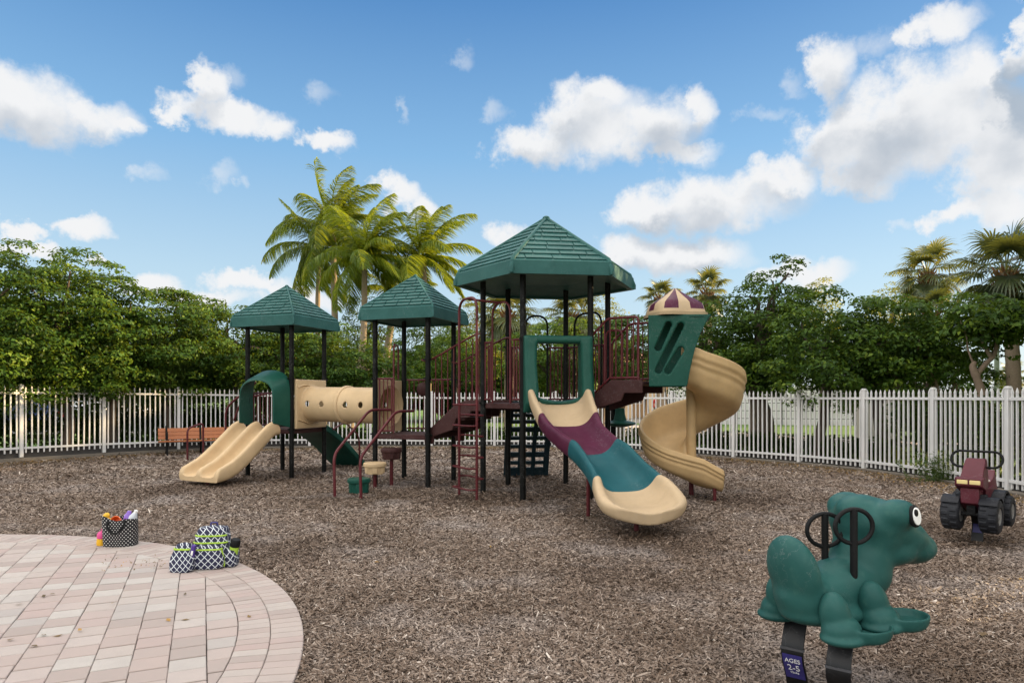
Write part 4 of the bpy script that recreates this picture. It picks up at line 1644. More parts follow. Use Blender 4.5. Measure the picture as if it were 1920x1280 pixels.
def wave_slide():
    fn = (HEX[0] + HEX[5]) / 2
    path = [V((fn.x + .02, fn.y + .02, 1.50)), V((.715, 10.36, 1.47)), V((.755, 10.06, 1.28)), V((.84, 9.74, 1.07)), V((.99, 9.40, .90)), V((1.17, 9.08, .74)), V((1.33, 8.76, .56)), V((1.43, 8.46, .40)), V((1.49, 8.18, .325)), V((1.51, 7.93, .30))]
    pts = spline(path, 6)
    n = len(pts)
    secs = []
    for i, p in enumerate(pts):
        a, b = pts[max(0, i - 1)], pts[min(n - 1, i + 1)]
        d = (b - a).normalized()
        side = d.cross(Z).normalized()          # to the right when going down
        up = side.cross(d)
        t = i / (n - 1)
        hl = float(np.interp(t, HT, HV))
        hr = float(np.interp(min(1, t + .03), HT, HV))
        w = float(np.interp(t, (0, .2, .35, .5, .62, .755, .85, 1), (.50, .475, .445, .43, .44, .475, .515, .525)))
        secs.append((p, side, up, d, w, hl, hr))
    cuts = [0, .27, .50, .755, 1.0]
    mats = ['cream', 'purple', 'teal', 'cream']
    labs = ['cream upper section', 'plum section', 'teal section', 'cream exit section with rounded lip']
    root = None
    for k in range(4):
        i0, i1 = int(round(cuts[k] * (n - 1))), int(round(cuts[k + 1] * (n - 1)))
        mb = MB()
        rr = []
        for i in range(i0, i1 + 1):
            p, side, up, d, w, hl, hr = secs[i]
            rr.append([p + side * x + up * y for x, y in trough(w, hl, hr, lip=.052 + .020 * max(0, (i / (n - 1) - .7) / .3))])
        if k == 3:                              # rounded exit: the rim runs round the end
            p, side, up, d, w, hl, hr = secs[-1]
            m0 = len(rr)
            for j in range(1, 9):
                u = j / 8
                ang = u * PI / 2
                f = math.cos(ang) ** .75 if u < 1 else .22
                f = max(f, .30)
                q = p + d * (.34 * math.sin(ang)) + Z * (-.035 * u)
                h = hl * (1 - .62 * u)
                lift = .10 * max(0, u - .45) / .55
                pr = trough(w, h, h, lip=.072)
                rr.append([q + side * x * f + up * (max(y, min(y + lift, h)) if y > -.01 else y) for x, y in pr])
        mb.rings(rr, cap=False)
        if k == 3:
            mb.f.append(tuple(len(mb.v) - len(rr[-1]) + q for q in range(len(rr[-1]))))
            mb.m.append(0)
        if root is None:
            root = mb.build('wave_slide', M[mats[k]], PLAY, subsurf=1)
            lab(root, 'wavy slide of four coloured sections coming down from the tallest tower')
        else:
            lab(mb.build('slide_section', M[mats[k]], root, subsurf=1), labs[k])
    sp = MB()
    for x in (-.03, .12):
        g = G(1205 if x > 0 else 1101, 1005 if x > 0 else 968)
    sp.cyl((1.48, 8.12, -.05), (1.48, 8.12, .28), .028, n=10)
    g = G(1103, 968)
    sp.cyl((g.x, g.y, -.05), (g.x, g.y, .62), .026, n=10)
    sp.build('support_leg', M['maroon'], root, smooth=40)
    # hood frame at the top
    d = V((.13, -.99, 0)).normalized()
    side = d.cross(Z).normalized()

    def fr(x, y, z):
        return fn + side * x + d * y + Z * z
    hd = MB()
    W_, T_ = .535, 2.545
    for s in (-1, 1):
        # jamb: deep panel that narrows to the opening
        secs2 = []
        for z, wi, dp in ((1.36, .15, .18), (1.50, .20, .34), (1.72, .20, .33), (2.1, .19, .22), (2.40, .20, .21), (T_ - .03, .24, .19), (T_, .24, .15)):
            x0, x1 = W_, W_ - wi
            secs2.append([fr(s * x0, -.03, z), fr(s * x0, dp * .8, z), fr(s * (x0 - .05), dp, z), fr(s * (x1 + .03), dp, z), fr(s * x1, dp - .04, z), fr(s * x1, -.03, z)])
        hd.rings(secs2)
    hd.rings([[fr(x, y, z) for y, z in ((-.03, T_ - .12), (.15, T_ - .125), (.19, T_ - .09), (.185, T_ - .02), (.13, T_), (-.03, T_))] for x in (-.36, -.2, 0, .2, .36)])
    hd.rings([[fr(x, y, z) for y, z in ((-.02, ZH - .03), (.22, ZH - .02), (.24, ZH + .02 + .05 * (x / .3) ** 2), (.16, ZH + .035 + .06 * (x / .3) ** 2), (-.02, ZH + .01))] for x in (-.33, -.2, 0, .2, .33)])
    lab(hd.build('slide_hood', M['green'], root, bevel=.03, seg=3, smooth=50), 'dark green frame hood at the head of the wavy slide')


wave_slide()


def double_slide():
    a = (TL['front'] + TL['left']) / 2
    d0 = (NF + E1 * .15).normalized()
    side = d0.cross(Z).normalized()
    prof = [(.20, ZL - .01), (.36, ZL - .05), (.60, ZL - .24), (.92, ZL - .50), (1.18, ZL - .68), (1.36, ZL - .755), (1.50, ZL - .785), (1.62, ZL - .795)]
    pts = spline([a + d0 * x + Z * z for x, z in prof], 6)
    n = len(pts)
    w, h = .53, .19
    rr = []
    for i, p in enumerate(pts):
        q0, q1 = pts[max(0, i - 1)], pts[min(n - 1, i + 1)]
        d = (q1 - q0).normalized()
        up = side.cross(d)
        t = i / (n - 1)
        hh = h * (1 - .28 * max(0, (t - .70) / .30))
        e = max(0, (t - .90) / .10)
        hh *= math.sqrt(max(.10, 1 - .9 * e * e)) * min(1, .45 + t / .07 * .55)
        half = [(-w + .10, hh - .012), (-w + .108, hh * .75), (-w + .118, hh * .42), (-w + .14, .022), (-w + .175, .003), (-w * .5, 0), (-.115, .003), (-.085, .020), (-.065, hh * .40), (-.056, hh * .72), (-.045, hh * .90), (-.02, hh)]
        sec = half + [(-x, y) for x, y in reversed(half)]
        sec += [(w - .08, hh + .004), (w - .05, hh + .010), (w - .02, hh + .004), (w - .004, hh - .02), (w, hh * .5), (w - .004, .0), (w - .02, -.06), (w - .05, -.078), (0, -.08), (-w + .05, -.078), (-w + .02, -.06), (-w + .004, 0), (-w, hh * .5), (-w + .004, hh - .02), (-w + .02, hh + .004), (-w + .05, hh + .010), (-w + .08, hh + .004)]
        rr.append([p + side * x + up * y for x, y in sec])
    mb = MB()
    mb.rings(rr)
    o = mb.build('double_slide', M['tan'], PLAY, smooth=50)
    lab(o, 'tan double slide with a ridge between its two lanes')
    lg = MB()
    e = a + d0 * 1.42
    lg.cyl((e.x, e.y, -.05), (e.x, e.y, .2), .03, n=10)
    lg.build('support_leg', M['maroon'], o)
    # arched hood: a thin visor, larger at the tower than at its rim
    hd = MB()
    fn = a

    def fr(x, y, z):
        return fn - side * x + NF * y + Z * z
    arch_b = [(.545, 1.0), (.545, 1.3), (.545, 1.72), (.50, 1.93), (.38, 2.06), (.19, 2.125), (0, 2.14)]
    arch_f = [(.485, 1.10), (.485, 1.3), (.480, 1.62), (.45, 1.77), (.34, 1.885), (.17, 1.94), (0, 1.955)]
    arch_b += [(-x, z) for x, z in reversed(arch_b[:-1])]
    arch_f += [(-x, z) for x, z in reversed(arch_f[:-1])]
    bb, ff = [V((x, 0, z)) for x, z in arch_b], [V((x, 0, z)) for x, z in arch_f]
    bb, ff = spline(bb, 4), spline(ff, 4)
    secs = []
    for b_, f_ in zip(bb, ff):
        k = .93
        cz = 1.2
        fi = V((f_.x * .925, 0, cz + (f_.z - cz) * .945 if f_.z > cz else f_.z))
        bi = V((b_.x * .93, 0, cz + (b_.z - cz) * .95 if b_.z > cz else b_.z))
        secs.append([fr(b_.x, -.05, b_.z), fr(b_.x * .3 + f_.x * .7, .27, b_.z * .32 + f_.z * .68), fr(f_.x, .385, f_.z - .01), fr(fi.x, .39, fi.z), fr(fi.x * .5 + bi.x * .5, .2, fi.z * .5 + bi.z * .5), fr(bi.x, -.05, bi.z)])
    hd.rings(secs)
    lab(hd.build('slide_hood', M['green'], o, bevel=.008, smooth=60), 'dark green arched hood over the double slide')


double_slide()


# ---- crawl tunnel between the two low towers
def holed_panel(c, u, n, w, h, r, th, mat, parent, name='entry_panel'):
    mb = MB()
    k = 40
    cir, sq = [], []
    for i in range(k):
        t = 2 * PI * i / k
        x, y = math.cos(t), math.sin(t)
        cir.append((x * r, y * r))
        f = 1 / max(abs(x) / (w / 2), abs(y) / (h / 2))
        sq.append((x * f, y * f))
    # make sure the corners are hit
    for sx, sy in ((1, 1), (-1, 1), (-1, -1), (1, -1)):
        j = min(range(k), key=lambda q: (sq[q][0] - sx * w / 2) ** 2 + (sq[q][1] - sy * h / 2) ** 2)
        sq[j] = (sx * w / 2, sy * h / 2)

    def pt(p, o):
        return c + u * p[0] + Z * p[1] + n * o
    bulge = [(p[0] * 1.18, p[1] * 1.18) for p in cir]
    rings_ = [[pt(p, 0) for p in sq], [pt(p, th) for p in sq], [pt((p[0] * .97, p[1] * .97), th + .01) for p in sq], [pt(p, th + .012) for p in bulge], [pt((p[0] * 1.03, p[1] * 1.03), th + .05) for p in cir], [pt(p, th + .055) for p in cir], [pt(p, 0) for p in cir]]
    mb.rings(rings_, closed=True)
    return mb.build(name, M[mat], parent, bevel=.012, smooth=40)


def tunnel():
    c0 = (TL['front'] + TL['right']) / 2 + Z * (ZL + .50)
    c1 = (TM['left'] + TM['back']) / 2 + Z * (ZM + .50)
    d = (c1 - c0).normalized()
    ln = (c1 - c0).length
    u = d.cross(Z).normalized()
    v = u.cross(d)
    r = .335
    nn, mm = 96, 120
    mb = MB()
    vs, fs = [], []
    for i in range(mm + 1):
        x = i / mm
        rr = r + .012 * math.exp(-((x - .5) / .02) ** 2) + .05 * math.exp(-x / .03) + .05 * math.exp(-(1 - x) / .03)
        rr += .02 * (abs(x - .5) < .012)
        for j in range(nn):
            t = 2 * PI * j / nn
            vs.append(c0 + d * ln * x + (u * math.cos(t) + v * math.sin(t)) * rr)
    holes = [(.15, 1), (.33, 1), (.62, 1), (.80, 1), (.15, -1), (.33, -1), (.62, -1), (.80, -1)]
    for i in range(mm):
        for j in range(nn):
            x = (i + .5) / mm * ln
            t = 2 * PI * (j + .5) / nn
            skip = False
            for hx, sg in holes:
                th = 0.02 if sg > 0 else PI - .02
                dt = (t - th + PI) % (2 * PI) - PI
                if math.hypot(x - hx * ln, dt * r) < .058:
                    skip = True
            if not skip:
                fs.append((i * nn + j, i * nn + (j + 1) % nn, (i + 1) * nn + (j + 1) % nn, (i + 1) * nn + j))
    mb.add(vs, fs)
    o = mb.build('crawl_tunnel', M['tan'], PLAY, smooth=50)
    so_ = o.modifiers.new('solid', 'SOLIDIFY')
    so_.thickness = .012
    lab(o, 'tan tube tunnel with round peep holes between the two low towers')
    rb = MB()
    p = c0 + d * ln * .515
    ring = [p + (u * math.cos(2 * PI * j / 40) + v * math.sin(2 * PI * j / 40)) * (r + .018) for j in range(40)]
    rb.tube(ring, .022, 8, closed=True)
    rb.build('joint_band', M['tan'], o, smooth=60)
    p0, p1 = holed_panel(c0 + NR * .03, E2, NR, .98, .98, r, .05, 'tan', o), holed_panel(c1 - NR * .02, E2, -NR, .98, .98, r, .05, 'tan', o)
    # moulded wave on the outer face of the near panel
    wv = MB()
    for z, k in ((.33, .05), (-.36, .05)):
        pts = [c0 + NR * .095 + E2 * (x - .46) + Z * (z + k * math.sin(x * 6.0 + (0 if z > 0 else 2))) for x in [i * .92 / 14 for i in range(15)]]
        wv.tube(pts, .016, 6)
    wv.build('moulded_wave', M['tan'], p0, smooth=60)


tunnel()


# ---- green moulded climber behind the left tower
def rock_climber():
    a = (TL['back'] + TL['right']) / 2
    u = -E1
    d = E2
    mb = MB()
    secs = []
    prof = [(0, ZL + .02), (.3, ZL - .10), (.8, .55), (1.3, .15), (1.55, -.04)]
    pts = spline([a + d * x + u * (x * .12) + Z * z for x, z in prof], 5)
    for i, p in enumerate(pts):
        w = .44
        lift = .07 if i % 3 == 0 else 0
        secs.append([p + u * x + Z * y for x, y in ((-w, -.05), (-w, .1), (-w + .06, .1), (-w + .1, .0 + lift), (0, lift), (w - .1, lift), (w - .06, .1), (w, .1), (w, -.05))])
    mb.rings(secs)
    lab(mb.build('rock_climber', M['green'], PLAY, bevel=.02, smooth=40), 'dark green moulded climber sloping down behind the left tower')
    rail('hand_rail', [a + d * 1.25 + u * .62 + Z * -.03, a + d * 1.2 + u * .62 + Z * .72, a + d * .7 + u * .58 + Z * 1.05, a + d * .3 + u * .55 + Z * .9], .018, .15)


rock_climber()


# ---- curved net climber behind the tall tower
def net_climber():
    a = (HEX[2] + HEX[3]) / 2
    d = nb
    u = (HEX[3] - HEX[2]).normalized()
    pts = spline([a + d * x + Z * z for x, z in ((.02, ZH), (.45, ZH - .06), (.85, 1.12), (1.15, .62), (1.32, .15), (1.36, -.03))], 6)
    mb = MB()
    for x in (-.40, -.135, .135, .40):
        w = .055 if abs(x) > .2 else .04
        secs = []
        for i, p in enumerate(pts):
            q0, q1 = pts[max(0, i - 1)], pts[min(len(pts) - 1, i + 1)]
            t = (q1 - q0).normalized()
            n = u.cross(t)
            secs.append([p + u * (x + s * w) + n * k for s, k in ((-1, -.035), (1, -.035), (1, .035), (-1, .035))])
        mb.rings(secs)
    k = 0
    for i in range(2, len(pts) - 1, 2):
        p, q = pts[i], pts[i + 1]
        t = (q - p).normalized()
        n = u.cross(t)
        Mx = Matrix((u, t, n)).transposed()
        mb.box(p, (.8, .075 if k % 3 else .11, .05), Mx)
        k += 1
    lab(mb.build('net_climber', M['net'], PLAY, bevel=.012, smooth=40), 'dark curved grid climber behind the tallest tower')


net_climber()


# ---- pod climber beside the high deck
def pod_climber():
    t = MB()
    p = P(1150, 745, 12.6)
    t.tube(rounded([V((p.x, p.y, -.05)), V((p.x, p.y, 1.3)), P(1149, 752, 12.6) + Z * .0], .05), .05, 10)
    o = lab(t.build('pod_climber', M['black'], PLAY, smooth=50), 'pole climber with a tan and a green step beside the tallest tower')
    mb = MB()
    c = P(1152, 752, 12.5)
    mb.lathe([(0, -.17), (.06, -.16), (.085, -.08), (.11, .03), (.30, .06), (.32, .085), (.28, .10), (0, .10)], c + V((.12, 0, 0)), 22)
    mb.build('step', M['tan'], o, smooth=50)
    mb = MB()
    c = P(1150, 796, 12.45)
    mb.lathe([(0, -.05), (.10, -.04), (.27, .0), (.29, .03), (.26, .05), (.12, .08), (.09, .2), (.085, .3), (0, .31)], c + V((.12, 0, 0)), 22)
    mb.build('step', M['green'], o, smooth=50)


pod_climber()


# ---- bridge up to the turret
TC = V((2.53, 10.62, 0))                                    # turret centre
def bridge():
    f0, f1 = HEX[5], HEX[4]
    m0 = (f0 + f1) / 2
    d = V((.86, -.51, 0)).normalized()
    s = V((-d.y, d.x, 0))
    zt = ZT
    ln = .86
    mb = MB()
    prof = [(-.02, ZH - .13), (-.02, ZH + .02), (ln * .46, zt), (ln + .05, zt), (ln + .05, zt - .20), (ln * .72, zt - .20), (ln * .66, zt - .32), (ln * .2, ZH - .08)]
    for k in (-1, 1):
        o = s * (.47 * k)
        mb.rings([[m0 + d * x + o + s * w + Z * z for x, z in prof] for w in (-.02, .02)])
    fl = [(-.02, ZH - .03), (-.02, ZH + .005), (ln * .46, zt - .03), (ln + .05, zt - .03), (ln + .05, zt - .08), (ln * .46, zt - .08)]
    mb.rings([[m0 + d * x + s * w + Z * z for x, z in fl] for w in (-.44, .44)])
    o = lab(mb.build('bridge', M['deck'], PLAY, bevel=.01, smooth=30), 'brown stepped bridge between the tallest tower and the turret')
    for k in (-1, 1):
        gm = MB()
        off = s * (.47 * k)

        def q(x, z):
            return m0 + d * x + off + Z * z
        gm.tube(rounded([q(.03, ZH + .05), q(.03, ZH + 1.02), q(ln * .40, zt + .96), q(ln - .02, zt + .96), q(ln - .02, zt - .05)], .07, 5), .019, 9)
        gm.tube([q(0, ZH + .05), q(ln * .44, zt + .035), q(ln, zt + .035)], .017, 8)
        for i in range(1, 9):
            x = ln * i / 9
            zb = ZH + .05 + (zt - ZH) * min(1, x / (ln * .44)) if x < ln * .44 else zt + .035
            zt_ = (ZH + 1.02 + (zt + .96 - ZH - 1.02) * min(1, x / (ln * .4)))
            gm.cyl(q(x, zb), q(x, zt_), .0105, n=7)
        gm.build('guard_rail', M['maroon'], o, smooth=50)
    rail('grab_arch', [f1.lerp(f0, .12) + Z * (ZH + .1), f1.lerp(f0, .12) + Z * 2.72, f1.lerp(f0, .12) + d * .3 + Z * 2.72, f1.lerp(f0, .12) + d * .3 + Z * 2.0], .018, .12)


bridge()


def turret():
    c = TC
    a = R(-12)
    u, v = V((math.cos(a), math.sin(a), 0)), V((-math.sin(a), math.cos(a), 0))   # u right, v away
    z0, z1 = 1.76, 2.83

    def q(x, y, z):
        return c + u * x + v * y + Z * z
    # front and back walls with slots, hood flaring towards the spiral slide
    mb = MB()
    N_, RX = 40, 42

    def right_edge(t):
        # outline of the flared right side from bottom (t=0) to top (t=1)
        return .17 + .13 * t + .22 * t * t * t + .02 * math.sin(PI * t)
    slots = [((-.10, 2.68), (-.25, 2.34)), ((.075, 2.66), (-.245, 2.0)), ((.08, 2.30), (-.105, 1.99))]

    def in_slot(x, z, r):
        for (x1, za), (x2, zb) in slots:
            dx, dz = x2 - x1, zb - za
            t = max(0, min(1, ((x - x1) * dx + (z - za) * dz) / (dx * dx + dz * dz)))
            if math.hypot(x - x1 - dx * t, z - za - dz * t) < r:
                return True
        return False

    def face(y, n_x, n_z, slot):
        k0 = len(mb.v)
        for i in range(n_z + 1):
            t = i / n_z
            zz = z0 + (z1 - z0) * t
            xl, xr = -.385 - .012 * t, right_edge(t)
            for j in range(n_x + 1):
                s = j / n_x
                x = xl + (xr - xl) * s
                dy = 0
                if slot:
                    for (x1, za), (x2, zb) in slots:
                        ddx, ddz = x2 - x1, zb - za
                        tt = max(0, min(1, ((x - x1) * ddx + (zz - za) * ddz) / (ddx * ddx + ddz * ddz)))
                        ds = math.hypot(x - x1 - ddx * tt, zz - za - ddz * tt)
                        dy = max(dy, .022 * max(0, min(1, (.062 - ds) / .02)))
                    # the face folds back where the hood starts
                    if x > .12:
                        dy -= (x - .12) * -.18
                mb.v.append(q(x, y + dy, zz))
        for i in range(n_z):
            for j in range(n_x):
                p = [k0 + i * (n_x + 1) + j, k0 + i * (n_x + 1) + j + 1, k0 + (i + 1) * (n_x + 1) + j + 1, k0 + (i + 1) * (n_x + 1) + j]
                if slot:
                    cc = sum((mb.v[w] for w in p), V((0, 0, 0))) / 4 - c
                    if in_slot(cc.dot(u), cc.z, .046):
                        continue
                mb.f.append(tuple(p))
                mb.m.append(0)
        return k0
    ff = face(-.42, 60, 72, True)
    fb = face(.42, 60, 72, False)
    for (i0, cols, rows) in ((0, 60, 72),):
        for i in range(rows):                              # right flare side left open; close the left jambs and the rims
            pass
    o = mb.build('turret', M['green'], PLAY, smooth=40)
    so_ = o.modifiers.new('solid', 'SOLIDIFY')
    so_.thickness = .035
    so_.offset = -1
    lab(o, 'green turret with slanted slots and a striped cap at the top of the spiral slide')
    ex = MB()
    # hood wall on the slide side: a funnel open at the bottom
    secs = []
    for i in range(9):
        t = i / 8
        zz = z0 + (z1 - z0) * t
        xr = right_edge(t)
        secs.append([q(xr - .03, -.42 + .01 + (xr - .12) * .18, zz), q(xr + .02 * t, -.38 + (xr - .12) * .18, zz)])
    ex.box(q(-.11, 0, z0 + .06), (.52, .78, .06), a)
    ex.box(q(-.36, .36, (z0 + z1) / 2), (.05, .10, z1 - z0 - .01), a)
    ex.box(q(-.36, -.36, (z0 + z1) / 2), (.05, .10, z1 - z0 - .01), a)
    top = [q(x, y, z1) for x, y in ((-.39, -.41), (.30, -.41), (.52, -.34), (.52, .41), (-.39, .41))]
    ex.rings([top, [p - Z * .03 for p in top]])
    ex.build('turret_frame', M['green'], o, smooth=30)
    # striped cap
    cm = MB()
    cc = q(.005, -.02, 0)
    h = .375
    prof = [(.415, z1 + .003), (.42, z1 + .05), (.395, z1 + .055), (.385, z1 + .10), (.36, z1 + .195), (.30, z1 + .25), (.21, z1 + .31), (.11, z1 + .385), (.02, z1 + .45)]
    n = 64
    k0 = len(cm.v)
    for r, z in prof:
        for j in range(n):
            t = 2 * PI * j / n
            e = (abs(math.cos(t + a)) ** 5 + abs(math.sin(t + a)) ** 5) ** (-.2)
            e = 1 + (e - 1) * (r / .45)
            cm.v.append(cc + V((math.cos(t) * r * e, math.sin(t) * r * e, z)))
    for i in range(len(prof) - 1):
        for j in range(n):
            cm.f.append((k0 + i * n + j, k0 + i * n + (j + 1) % n, k0 + (i + 1) * n + (j + 1) % n, k0 + (i + 1) * n + j))
            stripe = (int((j + 1.5) // (n / 12)) % 2 == 0) and i >= 3
            cm.m.append(1 if stripe else 0)
    cm.f.append(tuple(k0 + (len(prof) - 1) * n + j for j in range(n)))
    cm.m.append(0)
    cap = cm.build('cap', [M['cream'], M['purple']], o, smooth=40)
    lab(cap, 'cream cap with plum stripes')


turret()


def spiral():
    ax = V((2.92, 11.12, 0))
    rc, w = .428, .378
    z_s, z_e = 1.80, .215
    a0, a1 = R(243), R(243 + 385)
    fr_ = []
    n = 74
    for i in range(n + 1):
        t = i / n
        a = a0 + (a1 - a0) * t
        z = z_s + (z_e - z_s) * (t * .97 + .03 * math.sin(PI * t)) if t > .06 else z_s - (z_s - z_e) * t * .8
        p = ax + V((math.cos(a), math.sin(a), 0)) * rc + Z * z
        fr_.append((p, V((math.cos(a), math.sin(a), 0)), t))
    tg = V((-math.sin(a1), math.cos(a1), 0))
    rd = V((math.cos(a1), math.sin(a1), 0))
    for k in range(1, 7):                                     # straight run-out
        p = fr_[n][0] + tg * (.058 * k) + Z * (-.012 * k)
        fr_.append((p, rd, 1 + k / 6))
    secs = []
    for p, r, t in fr_:
        e = min(1, max(0, t - 1))
        ho = .50 - .20 * min(1, max(0, (t - .60) / .30)) - .03 * e
        hi = .16 + .06 * e
        W2 = w - .03 * e
        # x<0 inner side (towards the axis), x>0 outer side
        s = trough(W2, hi, ho, lip=.040)
        pts = []
        for x, y in s:
            if x > W2 - .13 and y > .05 and y < ho - .02 and x > W2 - .02:
                pass
            bank = .10 * max(0, x / W2) * (1 - e)
            pts.append(p + r * (x + .05 * (y / .5) * (x > 0)) + Z * (y + bank))
        # ridges moulded on the outside of the outer wall
        k_out = 11 + 3                                        # first outer wall point
        pts_ = pts[:k_out]
        for f, o_ in ((.86, .0), (.74, .03), (.66, -.026), (.54, .032), (.46, -.026), (.32, .02), (.15, .0)):
            pts_.append(p + r * (W2 + .05 * f * ho / .5 + o_ - .045 * (1 - f) ** 2) + Z * (ho * f - .0 + .10 * (1 - e)))
        pts_ += pts[k_out + 1:]
        secs.append(pts_)
    mb = MB()
    mb.rings(secs)
    o = mb.build('spiral_slide', M['tan2'], PLAY, subsurf=1, smooth=60)
    lab(o, 'ochre spiral slide winding once round its column below the turret')
    cm = MB()
    cm.tube([ax + Z * .30, ax + Z * .5, ax + Z * 1.2, ax + Z * 1.75], [.085, .078, .078, .085], 18)
    cm.build('column', M['tan2'], o, smooth=60)
    lg = MB()
    g = G(1340, 940)
    lg.cyl((g.x, g.y, -.05), (g.x, g.y, .34), .028, n=10)
    lg.cyl((ax.x, ax.y, -.05), (ax.x, ax.y, .32), .04, n=10)
    lg.build('support_leg', M['maroon'], o)


spiral()


# ---- small climbing rails on the bench side
rail('grab_arch', [V((-6.02, 14.35, -.03)), V((-6.02, 14.35, 1.35)), V((-5.75, 14.35, 1.62)), V((-5.45, 14.2, 1.66))], .022, .15)
rail('grab_arch', [V((-5.86, 14.75, -.03)), V((-5.86, 14.75, 1.35)), V((-5.6, 14.75, 1.62)), V((-5.25, 14.6, 1.66))], .022, .15)


# ---- free standing step pods and hand rail (planted in the ground by themselves)
def pod(px, py, top, r, mat, label, leg=True):
    b = G(px, py)
    t = thing('step_pod', label, 'step', b, 'step pods before the middle tower')
    mb = MB()
    n = 48
    secs = []
    depth = .20 if leg else top
    for rr, z, fl in ((.5, top - depth, 0), (.80, top - depth, .0), (.86, top - depth + .02, .05), (.90, top - .10, .05), (.93, top - .075, .02), (1.02, top - .07, 0), (1.04, top - .05, 0), (1.02, top - .015, 0), (.95, top, 0), (.4, top + .004, 0)):
        secs.append([b + V((math.cos(2 * PI * j / n), math.sin(2 * PI * j / n), 0)) * (r * (rr + fl * (1 if (j // 4) % 2 else -1))) + Z * z for j in range(n)])
    mb.rings(secs)
    mb.build('step', M[mat], t, bevel=.004, smooth=35)
    if leg:
        lg = MB()
        lg.cyl(b - Z * .05, b + Z * (top - depth + .03), .032, n=12)
        lg.build('leg', M['maroon'], t)


pod(673, 924, .25, .185, 'green', 'low green plastic step standing on the wood chips, lowest of three', False)
pod(703, 915, .455, .195, 'tan', 'tan plastic step pod on a maroon leg, middle of three', True)
pod(734, 911, .685, .185, 'deck', 'brown plastic step pod on a maroon leg, highest of three', True)
lr = MB()
lr.tube(rounded([V((-8.25, 17.35, -.03)), V((-8.25, 17.35, .80)), V((-8.12, 17.95, .92)), V((-8.12, 17.95, -.03))], .14, 6), .024, 10)
tag(lr.build('hand_rail', M['maroon'], smooth=60), 'free standing maroon looped hand rail in front of the bench', 'hand rail')
# ------------------------------------------------------------------ spring rider: frog
def blend(o, voxel, smooth=10):
    r = o.modifiers.new('remesh', 'REMESH')
    r.mode = 'VOXEL'
    r.voxel_size = voxel
    r.use_smooth_shade = True
    s = o.modifiers.new('smooth', 'SMOOTH')
    s.factor = .5
    s.iterations = smooth


def rotY(a):
    return Matrix.Rotation(R(a), 3, 'Y')


def c_spring(mb, x0, x1, bulge, z1, w, th=.011, n=22):
    """a flat bar bent into a bow, from the ground at x0 up to x1"""
    secs = []
    pts = spline([V((x0, 0, -.06)), V((x0 + bulge * .55, 0, z1 * .22)), V((x0 * .5 + x1 * .5 + bulge, 0, z1 * .55)), V((x1 + bulge * .45, 0, z1 * .86)), V((x1, 0, z1))], 6)
    for i, p in enumerate(pts):
        d = (pts[min(i + 1, len(pts) - 1)] - pts[max(i - 1, 0)]).normalized()
        nn = V((-d.z, 0, d.x))
        secs.append([p + nn * a + V((0, b, 0)) for a, b in ((-th / 2, -w / 2), (th / 2, -w / 2), (th / 2, w / 2), (-th / 2, w / 2))])
    mb.rings(secs)
    return pts


